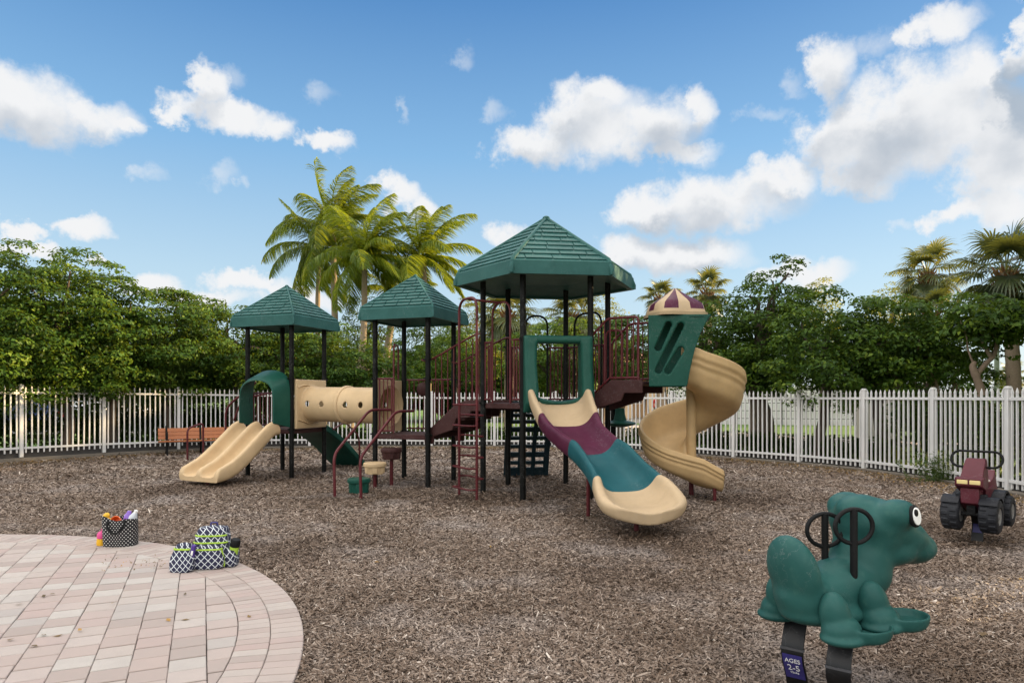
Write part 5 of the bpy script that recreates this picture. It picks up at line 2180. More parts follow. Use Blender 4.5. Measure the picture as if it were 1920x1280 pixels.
def frog():
    c = V((1.80, 3.66, 0))
    phi = R(24)
    t = thing('frog_rider', 'green frog spring rider with black ring handles in the foreground', 'spring rider', (c.x, c.y, 0))
    b = MB()
    # trunk, tail hump, neck
    b.ball((-.12, 0, .585), (.36, .150, .12), 24, 14)
    b.ball((-.39, 0, .705), (.095, .155, .20), 28, 18, rotY(-16))
    b.ball((-.34, 0, .59), (.13, .145, .14), 24, 14)
    b.ball((.08, 0, .66), (.17, .165, .15), 24, 14)
    b.ball((.125, 0, .80), (.15, .16, .20), 24, 14, rotY(14))
    b.ball((.095, 0, .73), (.155, .16, .17), 24, 14, rotY(14))
    b.ball((-.02, 0, .62), (.22, .168, .135), 24, 14)
    b.ball((.15, 0, .87), (.17, .185, .15), 24, 14)
    b.ball((.24, 0, .885), (.19, .20, .125), 24, 14, rotY(14))
    # head
    b.ball((.15, 0, .925), (.185, .205, .135), 28, 16)
    b.ball((.09, 0, .995), (.14, .115, .082), 24, 14)
    for s in (-1, 1):
        b.ball((.175, .155 * s, .985), (.125, .088, .082), 22, 12)
    b.ball((.30, 0, .85), (.25, .195, .125), 28, 14, rotY(20))
    b.ball((.42, 0, .775), (.165, .185, .105), 28, 14, rotY(6))
    b.ball((.26, 0, .775), (.20, .185, .10), 28, 14)
    b.ball((-.15, 0, .49), (.30, .19, .075), 24, 12)
    body = b.build('body', M['green_frog'], None, smooth=0, fix=True)
    body.parent = t
    blend(body, .0115, 26)
    # legs with their foot trays, each moulded against the body
    for x0, z0 in ((-.285, .40), (-.015, .425)):
        for s in (-1, 1):
            l = MB()
            y = .205 * s
            l.ball((x0 - .012, y * .86, z0 + .115), (.078, .072, .13), 24, 14, rotY(-16))
            l.ball((x0, y * .98, z0 + .055), (.102, .088, .075), 24, 12)
            l.ball((x0 + .005, y * 1.02, z0 + .018), (.122, .105, .036), 24, 10)
            xt, yt = x0 + .125, y * 1.18
            l.lathe([(0, -.022), (.085, -.020), (.108, -.004), (.118, .022), (.122, .052), (.116, .058), (.108, .053), (.100, .024), (.09, .014), (0, .012)], (xt, yt, z0 + .018), 36, M=Matrix.Diagonal((1.12, .90, 1)))
            l.box((xt - .08, yt * .93, z0 + .014), (.14, .14, .03))
            lo = l.build('foot_rest', M['green_frog'], None, smooth=0)
            lo.parent = t
            blend(lo, .0075, 13)
    # eyes
    for s in (-1, 1):
        e = MB()
        nrm = V((.10, .96 * s, .14)).normalized()
        uu = nrm.cross(Z).normalized()
        vv = uu.cross(nrm)
        Mx = Matrix((uu, vv, nrm)).transposed()
        ctr = V((.20, .238 * s, .985))
        e.lathe([(0, .0), (.054, -.012), (.059, .0), (.054, .009), (0, .013)], ctr, 26, M=Mx @ Matrix.Diagonal((.74, 1.0, 1.0)))
        eo = e.build('eye', M['rubber'], None, smooth=50)
        eo.parent = t
        e = MB()
        e.lathe([(0, .009), (.047, .006), (.044, .014), (0, .018)], ctr, 26, M=Mx @ Matrix.Diagonal((.74, 1.0, 1.0)))
        w_ = e.build('eye_white', M['eye_white'], None, smooth=50)
        w_.parent = eo
        e = MB()
        e.lathe([(0, .012), (.019, .013), (.017, .020), (0, .022)], ctr + uu * (.012 * -s) + vv * .018, 20, M=Mx @ Matrix.Diagonal((.8, 1.0, 1.0)))
        p_ = e.build('pupil', M['rubber'], None, smooth=50)
        p_.parent = eo
    # ring handles on posts
    for hx, hy, hz, zb in ((-.10, .06, .885, .62), (-.10, -.12, .936, .62)):
        h = MB()
        ang = -phi + R(2)
        ux = V((math.cos(ang), math.sin(ang), 0))
        ring = [V((hx, hy, hz)) + ux * (math.cos(2 * PI * k / 32) * .098) + Z * (math.sin(2 * PI * k / 32) * .088) for k in range(32)]
        h.tube(ring, .0115, 10, closed=True)
        h.tube([V((hx, hy, zb)), V((hx, hy, hz + .088))], .0185, 12)
        ho = h.build('ring_handle', M['rubber'], None, smooth=60)
        ho.parent = t
    # bow springs
    for k, (x0, x1, bu, oy) in enumerate(((.03, .0, -.135, .155), (.03, .0, -.135, -.135))):
        sp = MB()
        pts = c_spring(sp, x0, x1, bu, .43, .115)
        so_ = sp.build('bow_spring', M['spring'], None, bevel=.003, smooth=40)
        so_.parent = t
        so_.location = (-.19, oy, 0)
        so_.rotation_euler = (0, 0, R(28))
        sb = MB()
        zz = .262
        pp = min(pts, key=lambda q: abs(q.z - zz))
        sb.box((pp.x, 0, zz), (.018, .121, .012))
        cl = sb.build('seam_band', M['grey'], None, smooth=0)
        cl.parent = so_
        if k == 0:
            def at(z, off, y):
                for a, b2 in zip(pts, pts[1:]):
                    if a.z <= z <= b2.z:
                        f = (z - a.z) / (b2.z - a.z)
                        q = a.lerp(b2, f)
                        d = (b2 - a).normalized()
                        return q + V((-d.z, 0, d.x)) * off + V((0, y, 0))
                return pts[0]
            st = MB()
            rows = [.085 + .15 * i / 8 for i in range(9)]
            st.rings([[at(z, .0072, y) for y in (-.05, .05)] for z in rows], cap=False, loop=False)
            sk = st.build('sticker', M['navy'], None, smooth=40, fix=False)
            sk.parent = so_
            for txt, size, zz in (('AGES', .034, .190), ('2-5', .050, .140), ('YEARS', .016, .118)):
                cu = bpy.data.curves.new('lettering', 'FONT')
                cu.body = txt
                cu.size = size
                cu.align_x = 'CENTER'
                cu.extrude = .0006
                tmp = bpy.data.objects.new('lettering', cu)
                COL.objects.link(tmp)
                me = bpy.data.meshes.new_from_object(tmp.evaluated_get(bpy.context.evaluated_depsgraph_get()))
                bpy.data.objects.remove(tmp)
                # bend the letters onto the bar (they read from behind the rider)
                for vtx in me.vertices:
                    x, y, z = vtx.co
                    p = at(zz + y, .0085 + z, -x)
                    vtx.co = p
                me.materials.clear()
                me.materials.append(M['eye_white'])
                lo = bpy.data.objects.new('lettering', me)
                COL.objects.link(lo)
                lo.parent = so_
    t.rotation_euler = (0, 0, phi)
    return t


M['green_frog'] = plastic('frog green plastic', (.018, .082, .074), .40, .16, fade=(.045, .12, .10))
M['spring'] = plastic('black spring steel', (.006, .006, .007), .35, .3, 90, .05, fade=(.010, .010, .011), spec=.3)
frog()


# ------------------------------------------------------------------ spring rider: tractor
def tractor():
    c = G(1831, 1016)
    t = thing('tractor_rider', 'maroon toy tractor on a spring with big black tyres near the fence', 'spring rider', (c.x, c.y, 0))

    def part(mb, name, mat, parent=None, **k):
        o = mb.build(name, mat, None, **k)
        o.parent = parent or t
        return o
    b = MB()
    # lower chassis, tapering to the front
    b.rings([[V((x, y * w, z)) for y, z in ((-1, z0), (1, z0), (1, z1), (-1, z1))] for x, w, z0, z1 in ((-.34, .10, .36, .60), (-.2, .12, .34, .62), (.0, .11, .34, .60), (.18, .09, .40, .62), (.30, .085, .46, .62))])
    # nose with the lamp bar
    b.rings([[V((x, y * w, z)) for y, z in ((-1, z0), (1, z0), (1, z1), (-1, z1))] for x, w, z0, z1 in ((.06, .10, .50, .72), (.22, .135, .60, .735), (.335, .13, .645, .735), (.345, .12, .655, .725))])
    # upright slanted dashboard column
    b.rings([[V((x0, -w, z)), V((x0, w, z)), V((x1, w, z)), V((x1, -w, z))] for z, x0, x1, w in ((.58, -.03, .24, .105), (.72, -.03, .235, .105), (.80, -.03, .165, .10), (.90, -.025, .065, .095), (.925, -.02, .04, .085))])
    # seat with a low back
    b.rings([[V((x, y * w, z)) for y, z in ((-1, z0), (-.8, z1), (.8, z1), (1, z0))] for x, w, z0, z1 in ((-.06, .09, .50, .645), (-.18, .12, .50, .66), (-.30, .125, .52, .70), (-.38, .12, .55, .77), (-.41, .11, .56, .775))])
    body = part(b, 'body', M['tractor'], bevel=.016, seg=3, smooth=40)
    st = MB()
    st.ball((-.19, 0, .665), (.13, .09, .022), 18, 8)
    part(st, 'seat', M['box'], smooth=60)
    for s in (-1, 1):
        l = MB()
        l.box((.343, .058 * s, .690), (.016, .100, .044))
        part(l, 'headlight', M['lamp'], bevel=.005, smooth=30)
    # handle loop
    h = MB()
    pts = []
    for k in range(44):
        a = 2 * PI * k / 44
        x, y = math.cos(a), math.sin(a)
        pts.append(V((.0 - .035 * y, .155 * (1 if x > 0 else -1) * (abs(x) ** .01 if False else 1) * (1 if abs(x) > .0 else 0) + .085 * x, .915 + .085 * y)))
    h.tube(pts, .0135, 10, closed=True)
    part(h, 'handle_bar', M['rubber'], smooth=60)
    # wheels
    def wheel(x, y, z, r, w, name):
        tm = MB()
        n = 48
        Mx = Matrix(((1, 0, 0), (0, 0, 1), (0, 1, 0)))
        prof = [(.56, -.5, 0), (.88, -.5, 0), (.955, -.46, 0), (.965, -.40, 1), (.97, -.20, 1), (.97, -.06, 1), (.97, .06, 2), (.97, .20, 2), (.965, .40, 2), (.955, .46, 0), (.88, .5, 0), (.56, .5, 0), (.54, .36, 0), (.02, .34, 0), (.02, -.34, 0), (.54, -.36, 0)]
        n = 112
        secs = []
        for rr, yy, kind in prof:
            ring = []
            for k in range(n):
                a = 2 * PI * k / n
                lug = 0
                if kind:
                    ph = (k + (4 if kind == 2 else 0)) % 8
                    lug = .055 if ph < 4 else 0
                q = r * (rr + lug)
                ring.append(V((x + q * math.cos(a), y + yy * w, z + q * math.sin(a))))
            secs.append(ring)
        tm.rings(secs, cap=False, closed=True)
        wo = part(tm, name, M['tyre'], smooth=30)
        hm = MB()
        for s in (-1, 1):
            hm.lathe([(r * .52, w * .30 * s), (r * .50, w * .46 * s), (r * .40, w * .40 * s), (r * .22, w * .38 * s), (r * .12, w * .46 * s), (0, w * .46 * s)], (x, y, z), 24, M=Mx)
        part(hm, 'hub', M['hub'], wo, smooth=40)
    for s in (-1, 1):
        wheel(.215, .175 * s, .335, .18, .17, 'front_wheel')
        wheel(-.27, .225 * s, .345, .165, .12, 'rear_wheel')
        f = MB()
        secs = []
        for k in range(9):
            a = R(40 + 100 * k / 8)
            p = V((.215 + math.cos(a) * .205, .175 * s, .335 + math.sin(a) * .198))
            q = V((.215 + math.cos(a) * .182, .175 * s, .335 + math.sin(a) * .172)) + V((0, 0, .018))
            secs.append([p + V((0, -.085, 0)), p + V((0, .085, 0)), q + V((0, .085, 0)), q + V((0, -.085, 0))])
        f.rings(secs)
        f.box((.215, .09 * s, .53), (.10, .10, .05))
        part(f, 'fender', M['tyre'], bevel=.008, smooth=50)
        f = MB()
        secs = []
        for k in range(12):
            a = R(-5 + 160 * k / 11)
            p = V((-.25 + math.cos(a) * .225, .16 * s, .345 + math.sin(a) * .225))
            q = V((-.25 + math.cos(a) * .195, .16 * s, .345 + math.sin(a) * .195))
            secs.append([p + V((0, -.075, 0)), p + V((0, .075, 0)), q + V((0, .075, 0)), q + V((0, -.075, 0))])
        f.rings(secs)
        # foot rest running forward from the fender
        f.box((.0, .17 * s, .305), (.20, .10, .03))
        f.box((-.25, .10 * s, .44), (.30, .02, .24))
        part(f, 'rear_fender', M['tyre'], bevel=.01, smooth=50)
    ax = MB()
    ax.cyl((.215, -.17, .335), (.215, .17, .335), .022)
    ax.cyl((-.27, -.2, .345), (-.27, .2, .345), .022)
    ax.box((.215, 0, .42), (.06, .08, .16))
    part(ax, 'axle', M['rubber'])
    sp = MB()
    pts = c_spring(sp, .02, .06, -.10, .36, .115)
    so_ = part(sp, 'bow_spring', M['spring'], bevel=.003, smooth=40)
    st = MB()
    rows = []
    for p, q in zip(pts, pts[1:]):
        if .09 < p.z < .20:
            d = (q - p).normalized()
            rows.append([p + V((d.z, 0, -d.x)) * .0075 + V((0, y, 0)) for y in (-.045, .045)])
    st.rings(rows, cap=False, loop=False)
    part(st, 'sticker', M['navy'], so_, smooth=40, fix=False)
    t.rotation_euler = (0, 0, math.atan2(-.69, -.72))


M['tyre'] = plastic('black moulded tyre plastic', (.016, .017, .021), .5, .2, 120, .1, fade=(.035, .036, .042))
tractor()


# ------------------------------------------------------------------ bench
def bench():
    a, e = P(297, 826, 18.6), P(448, 824, 19.6)
    a.z = e.z = 0
    d = (e - a).normalized()
    bk = V((-d.y, d.x, 0))                                   # towards the fence
    ln = (e - a).length
    c = (a + e) / 2
    t = thing('park_bench', 'wooden slatted bench with dark metal ends in front of the fence', 'bench', c)
    ang = math.atan2(d.y, d.x)
    for k in range(4):
        mb = MB()
        mb.box(c - bk * (.20 - .125 * k) + Z * (.40 - .012 * k), (ln, .105, .038), ang)
        mb.build('seat_slat', M['wood'], t, bevel=.005)
    for k in range(3):
        mb = MB()
        Mx = Matrix.Rotation(ang, 3, 'Z') @ Matrix.Rotation(R(-14), 3, 'X')
        mb.box(c + bk * (.285 + .028 * k) + Z * (.47 + .105 * k), (ln, .036, .102), Mx)
        mb.build('back_slat', M['wood'], t, bevel=.005)
    for f in (.10, .52, .93):
        o = a.lerp(e, f)
        mb = MB()
        mb.tube(rounded([o - bk * .26 + Z * 0, o - bk * .20 + Z * .22, o - bk * .22 + Z * .40, o + bk * .22 + Z * .375, o + bk * .36 + Z * .80], .06), .026, 8)
        mb.tube(rounded([o + bk * .34, o + bk * .20 + Z * .2, o + bk * .18 + Z * .38], .06), .026, 8)
        if f != .52:
            mb.tube(rounded([o - bk * .21 + Z * .42, o - bk * .22 + Z * .62, o + bk * .1 + Z * .63, o + bk * .31 + Z * .60], .08), .024, 8)
        mb.build('frame', M['black'], t, smooth=60)


bench()


# ------------------------------------------------------------------ bags on the patio
ZP = .031


def soft_box(w, d, h, belly=.06, n=40, k=14, pw=5.0, lean=0.0, top=.86, seed=1):
    """stuffed bag body: super-ellipse sections, bulging sides, drawn-in top"""
    rs = random.Random(seed)
    ph = [rs.uniform(0, 6.28) for _ in range(6)]
    secs = []
    for i in range(k + 1):
        t = i / k
        s = (1 + belly * math.sin(PI * min(1, t * 1.15))) * (1 - (1 - top) * t * t)
        if t < .06:
            s *= .90 + .1 * t / .06
        if t > .92:
            s *= max(.05, math.cos((t - .92) / .08 * PI / 2) ** .6)
        ring = []
        for j in range(n):
            a = 2 * PI * j / n
            e = (abs(math.cos(a)) ** pw + abs(math.sin(a)) ** pw) ** (-1 / pw)
            wr = 1 + .025 * math.sin(3 * a + ph[0] + t * 5) + .018 * math.sin(5 * a + ph[1] - t * 8)
            ring.append(V((math.cos(a) * e * w / 2 * s * wr, math.sin(a) * e * d / 2 * s * wr + lean * t, h * t)))
        secs.append(ring)
    return secs


def local(mb, name, mat, t, parent=None, **k):
    o = mb.build(name, mat, None, **k)
    o.parent = parent or t
    return o


def tote():
    c = G(227, 1021, ZP)
    t = thing('tote_bag', 'black tote bag with white polka dots standing on the patio edge', 'bag', (c.x, c.y, ZP))
    mb = MB()
    n, k = 48, 12
    secs = []
    for i in range(k + 1):
        f = i / k
        s = .94 + .08 * f
        ring = []
        for j in range(n):
            a = 2 * PI * j / n
            e = (abs(math.cos(a)) ** 3.4 + abs(math.sin(a)) ** 3.4) ** (-1 / 3.4)
            wr = 1 + .03 * math.sin(4 * a + f * 3) * (.3 + f)
            h = .30 + .022 * math.sin(2 * a + .6) * f + .012 * math.sin(5 * a) * f
            ring.append(V((math.cos(a) * e * .168 * s * wr - .012 * f, math.sin(a) * e * .11 * s * wr, h * f)))
        secs.append(ring)
    inner = [[p * .96 + V((0, 0, .004)) for p in r] for r in reversed(secs)]
    mb.rings(secs + inner[:6])
    local(mb, 'cloth', M['dots'], t, smooth=60)
    h = MB()
    for s in (-1, 1):
        h.tube(rounded([V((-.08, .09 * s, .29)), V((-.09, .14 * s, .22)), V((0, .155 * s, .13)), V((.08, .14 * s, .22)), V((.08, .09 * s, .29))], .05), .010, 6)
    local(h, 'strap', M['rubber'], t, smooth=60)
    t.rotation_euler = (0, 0, R(8))

    def inside(name, label, cat, x, y, z, build, mat, rot=(0, 0, 0), extra=None):
        m = MB()
        build(m)
        o = m.build(name, mat, smooth=50, bevel=.003)
        o.location = (c.x + x, c.y + y, ZP + z)
        o.rotation_euler = rot
        tag(o, label, cat)
        return o
    inside('toy_shovel', 'yellow plastic sand toy sticking out of the polka dot bag', 'toy', -.10, -.03, .27, lambda m: (m.tube([V((0, 0, -.1)), V((0, 0, .04))], .017, 8), m.ball((0, 0, .055), (.05, .02, .035), 14, 8)), M['yellow'], (0, R(-50), 0))
    inside('toy_cup', 'orange plastic sand toy lying on top of the polka dot bag', 'toy', -.015, -.05, .262, lambda m: m.lathe([(0, -.05), (.035, -.05), (.05, .045), (.042, .048), (.03, -.03), (0, -.03)], n=18), M['orange'], (R(70), R(30), 0))
    b1 = inside('drink_bottle', 'purple drink bottle tilted in the polka dot bag', 'bottle', .035, .02, .18, lambda m: m.lathe([(0, 0), (.036, .0), (.04, .02), (.04, .13), (.022, .165), (.022, .18), (0, .18)], n=18), M['lilac'], (0, R(14), 0))
    b2 = inside('water_bottle', 'clear water bottle with white cap tilted in the polka dot bag', 'bottle', .075, .0, .17, lambda m: m.lathe([(0, 0), (.036, .0), (.042, .02), (.042, .14), (.018, .19), (0, .19)], n=18), M['clear'], (0, R(24), 0))
    cp = MB()
    cp.lathe([(0, .188), (.018, .188), (.018, .215), (0, .217)], n=14)
    co_ = cp.build('cap', M['eye_white'], smooth=40)
    co_.parent = b2
    o = inside('sippy_cup', 'pink and yellow child cup leaning on the side of the polka dot bag', 'cup', -.205, -.015, .0, lambda m: m.lathe([(0, 0), (.040, 0), (.045, .02), (.045, .07), (.03, .075), (0, .075)], n=20), M['yellow'], (0, R(6), 0))
    m = MB()
    m.lathe([(0, .076), (.046, .076), (.048, .12), (.03, .145), (.012, .15), (.012, .175), (0, .176)], n=20)
    lid = m.build('lid', M['pink'], smooth=40)
    lid.parent = o


tote()


def piping(mb, secs, z, r=.009, a0=R(200), a1=R(345), off=1.02):
    """a trim cord following the bag at height index z"""
    ring = secs[z]
    n = len(ring)
    c = sum(ring, V((0, 0, 0))) / n
    j0, j1 = int(a0 / (2 * PI) * n), int(a1 / (2 * PI) * n)
    pts = [c + (ring[j % n] - c) * off for j in range(j0, j1 + 1)]
    mb.tube(pts, r, 6)


def backpack():
    c = G(397, 1060, ZP)
    t = thing('backpack', 'navy and white lattice backpack with lime piping, a green lidded bottle in its side pocket', 'bag', (c.x, c.y, ZP))
    mb = MB()
    secs = soft_box(.31, .22, .37, .05, 48, 18, 4.2, .05, .80, 3)
    mb.rings(secs)
    body = local(mb, 'body', M['lattice'], t, smooth=60)
    mb = MB()
    s2 = [[p + V((0, -.10, .005)) for p in r] for r in soft_box(.27, .12, .21, .10, 40, 12, 3.6, .01, .88, 4)]
    mb.rings(s2)
    local(mb, 'front_pocket', M['lattice'], t, smooth=60)
    mb = MB()
    s3 = [[p + V((.175, -.01, .0)) for p in r] for r in soft_box(.12, .17, .17, .12, 32, 10, 3.0, .0, .95, 5)]
    mb.rings(s3)
    local(mb, 'side_pocket', M['lattice'], t, smooth=60)
    pp = MB()
    piping(pp, s2, 10, .008, R(185), R(355), 1.03)
    piping(pp, secs, 11, .008, R(205), R(335), 1.02)
    piping(pp, secs, 14, .008, R(205), R(335), 1.02)
    pp.tube([V((.128, -.125, .17)), V((.142, -.115, .10)), V((.145, -.11, .02))], .008, 6)
    local(pp, 'piping', M['lime'], t, smooth=60)
    st = MB()
    for s in (-1, 1):
        st.tube(rounded([V((.07 * s, .10, .32)), V((.10 * s, .17, .27)), V((.11 * s, .17, .10)), V((.10 * s, .11, .03))], .06), .018, 6)
    st.tube(rounded([V((-.03, .07, .36)), V((-.03, .07, .39)), V((.03, .07, .39)), V((.03, .07, .36))], .025), .008, 6)
    local(st, 'strap', M['navy'], t, smooth=60)
    t.rotation_euler = (0, 0, R(6))
    bo = MB()
    bo.lathe([(0, 0), (.034, 0), (.038, .02), (.04, .12), (.038, .135), (0, .135)], n=20)
    o = bo.build('drink_bottle', M['lime'], smooth=50)
    o.location = (c.x + .19, c.y - .0, ZP + .06)
    o.rotation_euler = (R(8), R(14), 0)
    tag(o, 'lime green bottle with a black lid in the backpack side pocket', 'bottle')
    bo = MB()
    bo.lathe([(0, .132), (.043, .132), (.045, .15), (.045, .185), (.036, .20), (0, .202)], n=20)
    l = bo.build('lid', M['rubber'], smooth=50)
    l.parent = o

    c2 = G(341, 1070, ZP)
    t2 = thing('lunch_bag', 'small navy lattice lunch bag with violet strap beside the backpack', 'bag', (c2.x, c2.y, ZP))
    mb = MB()
    s4 = soft_box(.205, .13, .25, .10, 40, 14, 3.2, .05, .62, 8)
    mb.rings(s4)
    local(mb, 'body', M['lattice_small'], t2, smooth=60)
    pp = MB()
    piping(pp, s4, 11, .009, R(195), R(350), 1.04)
    local(pp, 'piping', M['lime'], t2, smooth=60)
    st = MB()
    st.box((.095, .015, .175), (.035, .04, .12), Matrix.Rotation(R(12), 3, 'Y'))
    st.box((.090, .025, .10), (.02, .03, .10), Matrix.Rotation(R(-8), 3, 'Y'))
    local(st, 'strap', M['violet'], t2, bevel=.006, smooth=40)
    st = MB()
    st.box((.098, -.008, .165), (.018, .004, .04), Matrix.Rotation(R(12), 3, 'Y'))
    local(st, 'tag', M['eye_white'], t2, smooth=0)
    t2.rotation_euler = (0, 0, R(-4))


backpack()

bt = MB()
bt.lathe([(0, 0), (.034, 0), (.036, .02), (.036, .16), (.024, .19), (.024, .22), (0, .222)], n=18)
wb = bt.build('water_bottle', M['steel'], smooth=50)
wb.location = HEX[4].lerp(HEX[5], .35) + V((-.12, .02, ZH))
tag(wb, 'silver water bottle standing on the high deck by the maroon bars', 'bottle')


# ------------------------------------------------------------------ what shows beyond the fence
def long_wall():
    t = thing('garden_wall', 'long white wall across the lawn beyond the spiral slide', 'wall', (15.0, 40.5, 0))
    a, b = V((9.5, 41.5, 0)), V((20.5, 38.5, 0))
    mb = MB()
    mb.beam(a + Z * 1.0, b + Z * 1.0, .25, 2.3)
    w = mb.build('wall', M['wall_white'], t, smooth=0)
    cp = MB()
    cp.beam(a + Z * 2.18, b + Z * 2.18, .34, .10)
    cp.beam(a + Z * .09, b + Z * .09, .40, .26)
    cp.build('coping', M['wall_white'], w, smooth=0)
    rl = MB()
    d = (b - a).normalized()
    for f in (.35, .8, 1.25):
        rl.beam(a + V((0, -.35, f)), b + V((0, -.35, f)), .03, .03)
    n = 9
    for k in range(n + 1):
        p = a.lerp(b, k / n) + V((0, -.35, 0))
        rl.beam(p, p + Z * 1.6, .05, .05, up=(1, 0, 0))
    rl.build('rail', M['grey'], t, smooth=0)


def house():
    t = thing('house', 'tan house with square porch columns glimpsed beyond the fence behind the wavy slide', 'house', (8.0, 52.0, 0))
    mb = MB()
    mb.box((5.5, 56.5, 1.8), (15, 6, 3.6))
    w = mb.build('wall', M['wall_tan'], t, smooth=0)
    for x in (6.9, 8.55, 10.4, 12.4):
        cm = MB()
        cm.box((x, 51.0, 1.4), (.62, .62, 2.8))
        cm.box((x, 51.0, .2), (.8, .8, .4))
        cm.box((x, 51.0, 2.72), (.8, .8, .24))
        cm.build('column', M['wall_tan'], t, bevel=.02, smooth=0)
    rf = MB()
    rf.box((8.2, 52.2, 3.0), (12, 3.6, .32))
    rf.rings([[V((x, y, z)) for y, z in ((49.8, 3.17), (60.2, 3.17), (55, 5.2))] for x in (-2.6, 14.4)])
    rf.build('roof', M['roof_tile'], t, smooth=0)
    for x in (1.0, 4.2, 7.6, 9.6):
        wm = MB()
        wm.box((x, 53.47, 1.7), (1.2, .08, 1.3))
        fr_ = wm.build('window', M['eye_white'], t, smooth=0)
        gm = MB()
        gm.box((x - .29, 53.42, 1.7), (.50, .03, 1.16))
        gm.box((x + .29, 53.42, 1.7), (.50, .03, 1.16))
        gm.build('pane', M['glass'], fr_, smooth=0)


def parked_car(label, x, y, ang, paint, van=False):
    t = thing('parked_car', label, 'car', (x, y, 0), 'cars parked beyond the fence')
    Mz = Matrix.Rotation(ang, 3, 'Z')

    def part(mb, name, mat, parent=None, **k):
        o = mb.build(name, mat, None, **k)
        o.parent = parent or t
        return o
    b = MB()
    hw = .88
    ht = 1.0 if not van else 1.15
    prof = [(-2.15, .35), (-2.2, .75), (-2.05, ht - .06), (-1.2, ht), (.9, ht - .04), (1.95, ht - .18), (2.2, .72), (2.2, .35)]
    b.rings([[V((px, y_, pz)) for px, pz in prof] for y_ in (-hw, hw)])
    body = part(b, 'body', M[paint], bevel=.09, seg=3, smooth=40)
    cb = MB()
    rf = 1.48 if not van else 1.85
    pr = [(-1.75, ht - .05), (-1.25 if not van else -1.7, rf - .04), (-.9, rf), (.25, rf - .02), (1.1, ht - .08)]
    cb.rings([[V((px, y_, pz)) for px, pz in pr] for y_ in (-.74, .74)])
    part(cb, 'cabin', M[paint], bevel=.07, seg=3, smooth=40)
    for y_ in (-.765, .765):
        gl = MB()
        for x0, x1 in ((-1.35, -.45), (-.38, .52)):
            gl.rings([[V((x0, y_ + o, ht + .02)), V((x1 + .12, y_ + o, ht + .02)), V((x1 - .1, y_ + o, rf - .12)), V((x0 + .15, y_ + o, rf - .12))] for o in (-.01, .01)])
        part(gl, 'window', M['glass'], smooth=0)
    for wx in (-1.35, 1.35):
        for wy in (-.80, .80):
            w = MB()
            Mx = Matrix(((1, 0, 0), (0, 0, 1), (0, 1, 0)))
            w.lathe([(.19, -.1), (.30, -.1), (.325, -.06), (.325, .06), (.30, .1), (.19, .1)], (wx, wy, .325), 20, M=Mx)
            wo = part(w, 'wheel', M['rubber'], smooth=40)
            h = MB()
            h.lathe([(0, -.07), (.2, -.07), (.2, .07), (0, .07)], (wx, wy, .325), 16, M=Mx)
            part(h, 'rim', M['steel'], wo, smooth=30)
    for wy in (-.62, .62):
        h = MB()
        h.box((2.17, wy, .72), (.06, .34, .14))
        part(h, 'headlight', M['clear'], bevel=.02)
        h = MB()
        h.box((-2.17, wy, .78), (.06, .3, .16))
        part(h, 'tail_light', M['red'], bevel=.02)
    t.rotation_euler = (0, 0, ang)


long_wall()
house()
parked_car('blue car parked beyond the fence at the left edge', -26.2, 37.0, R(20), 'blue_car')
parked_car('white car parked beyond the fence just right of the blue car', -21.6, 36.2, R(75), 'white_car')
parked_car('white van parked beyond the fence, third from the left edge', -19.4, 33.0, R(80), 'white_car', True)


def utility_box():
    d = 21.0
    c = P(1640, HY, d)
    t = thing('utility_box', 'beige utility cabinet on the grass behind the white pickets', 'cabinet', (c.x, d, 0))
    mb = MB()
    mb.box((c.x, d, .96), (.98, .6, 1.28), R(-10))
    b = mb.build('cabinet', M['box'], t, bevel=.02)
    mb = MB()
    for x in (-.38, .38):
        mb.box((c.x + x, d, .15), (.12, .4, .34), R(-10))
    mb.build('leg', M['grey'], t)
    dm = MB()
    for x in (-.245, .245):
        dm.box(V((c.x, d, .98)) + Matrix.Rotation(R(-10), 3, 'Z') @ V((x, -.307, 0)), (.46, .02, 1.16), R(-10))
    do = dm.build('door', M['box'], t, bevel=.004)
    h = MB()
    h.box(V((c.x, d, 1.0)) + Matrix.Rotation(R(-10), 3, 'Z') @ V((.04, -.325, 0)), (.02, .03, .14), R(-10))
    h.build('handle', M['grey'], do)


def lamp_post():
    d = 27.0
    c = P(1869, HY, d)
    t = thing('lamp_post', 'slim pale green metal pole beside the nearest cabbage palm trunk', 'pole', (c.x, d, 0))
    mb = MB()
    mb.tube([V((c.x, d, 0)), V((c.x, d, 5.2))], [.11, .07], 12)
    mb.cyl((c.x, d, 0), (c.x, d, .3), .16)
    mb.build('pole', M['pole'], t, smooth=40)
    mb = MB()
    mb.lathe([(0, 5.15), (.12, 5.2), (.22, 5.35), (.2, 5.6), (.1, 5.72), (0, 5.75)], (c.x, d, 0), 16)
    mb.build('lamp_head', M['pole'], t, smooth=40)


M['pole'] = plain('pale green pole paint', (.22, .27, .2), .5)
utility_box()
lamp_post()


def swing_frame():
    d = 40.0
    t = thing('swing_frame', 'A-shaped metal frame standing on the grass between the house columns', 'frame', (P(1228, HY, d).x, d, 0))
    mb = MB()
    for x0, x1, xt in ((1206, 1217, 1213), (1242, 1256, 1246)):
        tp = P(xt, 712, d)
        for x in (x0, x1):
            g = P(x, HY, d)
            mb.tube([V((g.x, d, 0)), tp], .045, 8)
    mb.tube([P(1213, 712, d), P(1246, 712, d)], .045, 8)
    mb.build('frame', M['grey'], t, smooth=50)


swing_frame()


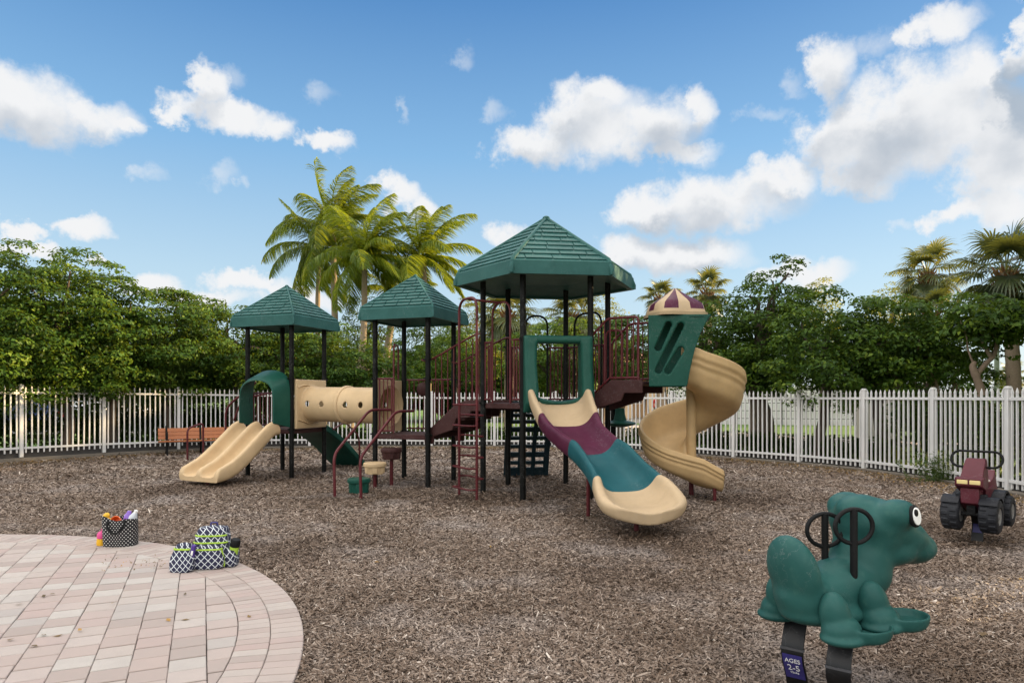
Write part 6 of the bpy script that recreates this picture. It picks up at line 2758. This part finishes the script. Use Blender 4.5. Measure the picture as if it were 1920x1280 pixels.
def walker():
    """far figure in a red top, about twenty pixels tall"""
    d = 43.0
    g = P(1231, HY, d)
    t = thing('person', 'far person in a red top and dark trousers standing beyond the fence', 'person', (g.x, d, 0))
    me = bpy.data.meshes.new('body')
    J = [(0, 0, .95), (0, 0, 1.2), (0, .01, 1.42), (0, 0, 1.52), (0, -.02, 1.63), (.17, 0, 1.40), (.23, .02, 1.14), (.22, -.06, .90), (-.17, 0, 1.40), (-.23, .02, 1.14), (-.22, -.06, .90), (.09, 0, .88), (.10, -.01, .48), (.10, .03, .08), (.10, -.10, .03), (-.09, 0, .88), (-.10, .01, .48), (-.12, .05, .08), (-.12, -.08, .03)]
    E = [(0, 1), (1, 2), (2, 3), (3, 4), (2, 5), (5, 6), (6, 7), (2, 8), (8, 9), (9, 10), (0, 11), (11, 12), (12, 13), (13, 14), (0, 15), (15, 16), (16, 17), (17, 18)]
    rad = [.13, .13, .13, .055, .10, .06, .045, .035, .06, .045, .035, .09, .065, .045, .04, .09, .065, .045, .04]
    me.from_pydata(J, E, [])
    o = bpy.data.objects.new('body', me)
    COL.objects.link(o)
    o.parent = t
    sk = o.modifiers.new('skin', 'SKIN')
    for i, v in enumerate(me.skin_vertices[0].data):
        v.radius = (rad[i], rad[i] * .85)
        v.use_root = i == 0
    ss = o.modifiers.new('subsurf', 'SUBSURF')
    ss.levels = ss.render_levels = 1
    m, nt, b, out = new_mat('person clothes and skin')
    tc = N(nt, 'ShaderNodeTexCoord')
    s = N(nt, 'ShaderNodeSeparateXYZ')
    L(nt, tc.outputs['Object'], s.inputs[0])
    c = ramp(nt, math_(nt, 'DIVIDE', s.outputs[2], 1.8), [(0, (.02, .02, .03)), (.53, (.45, .03, .03)), (.83, (.42, .24, .17))])
    nt.nodes[-1].color_ramp.interpolation = 'CONSTANT'
    L(nt, c, b.inputs['Base Color'])
    me.materials.append(m)
    h = MB()
    h.ball((0, .015, 1.665), (.10, .115, .12), 14, 10)
    ho = h.build('hair', M['rubber'], None, smooth=60)
    ho.parent = t
    t.rotation_euler = (0, 0, R(20))


walker()
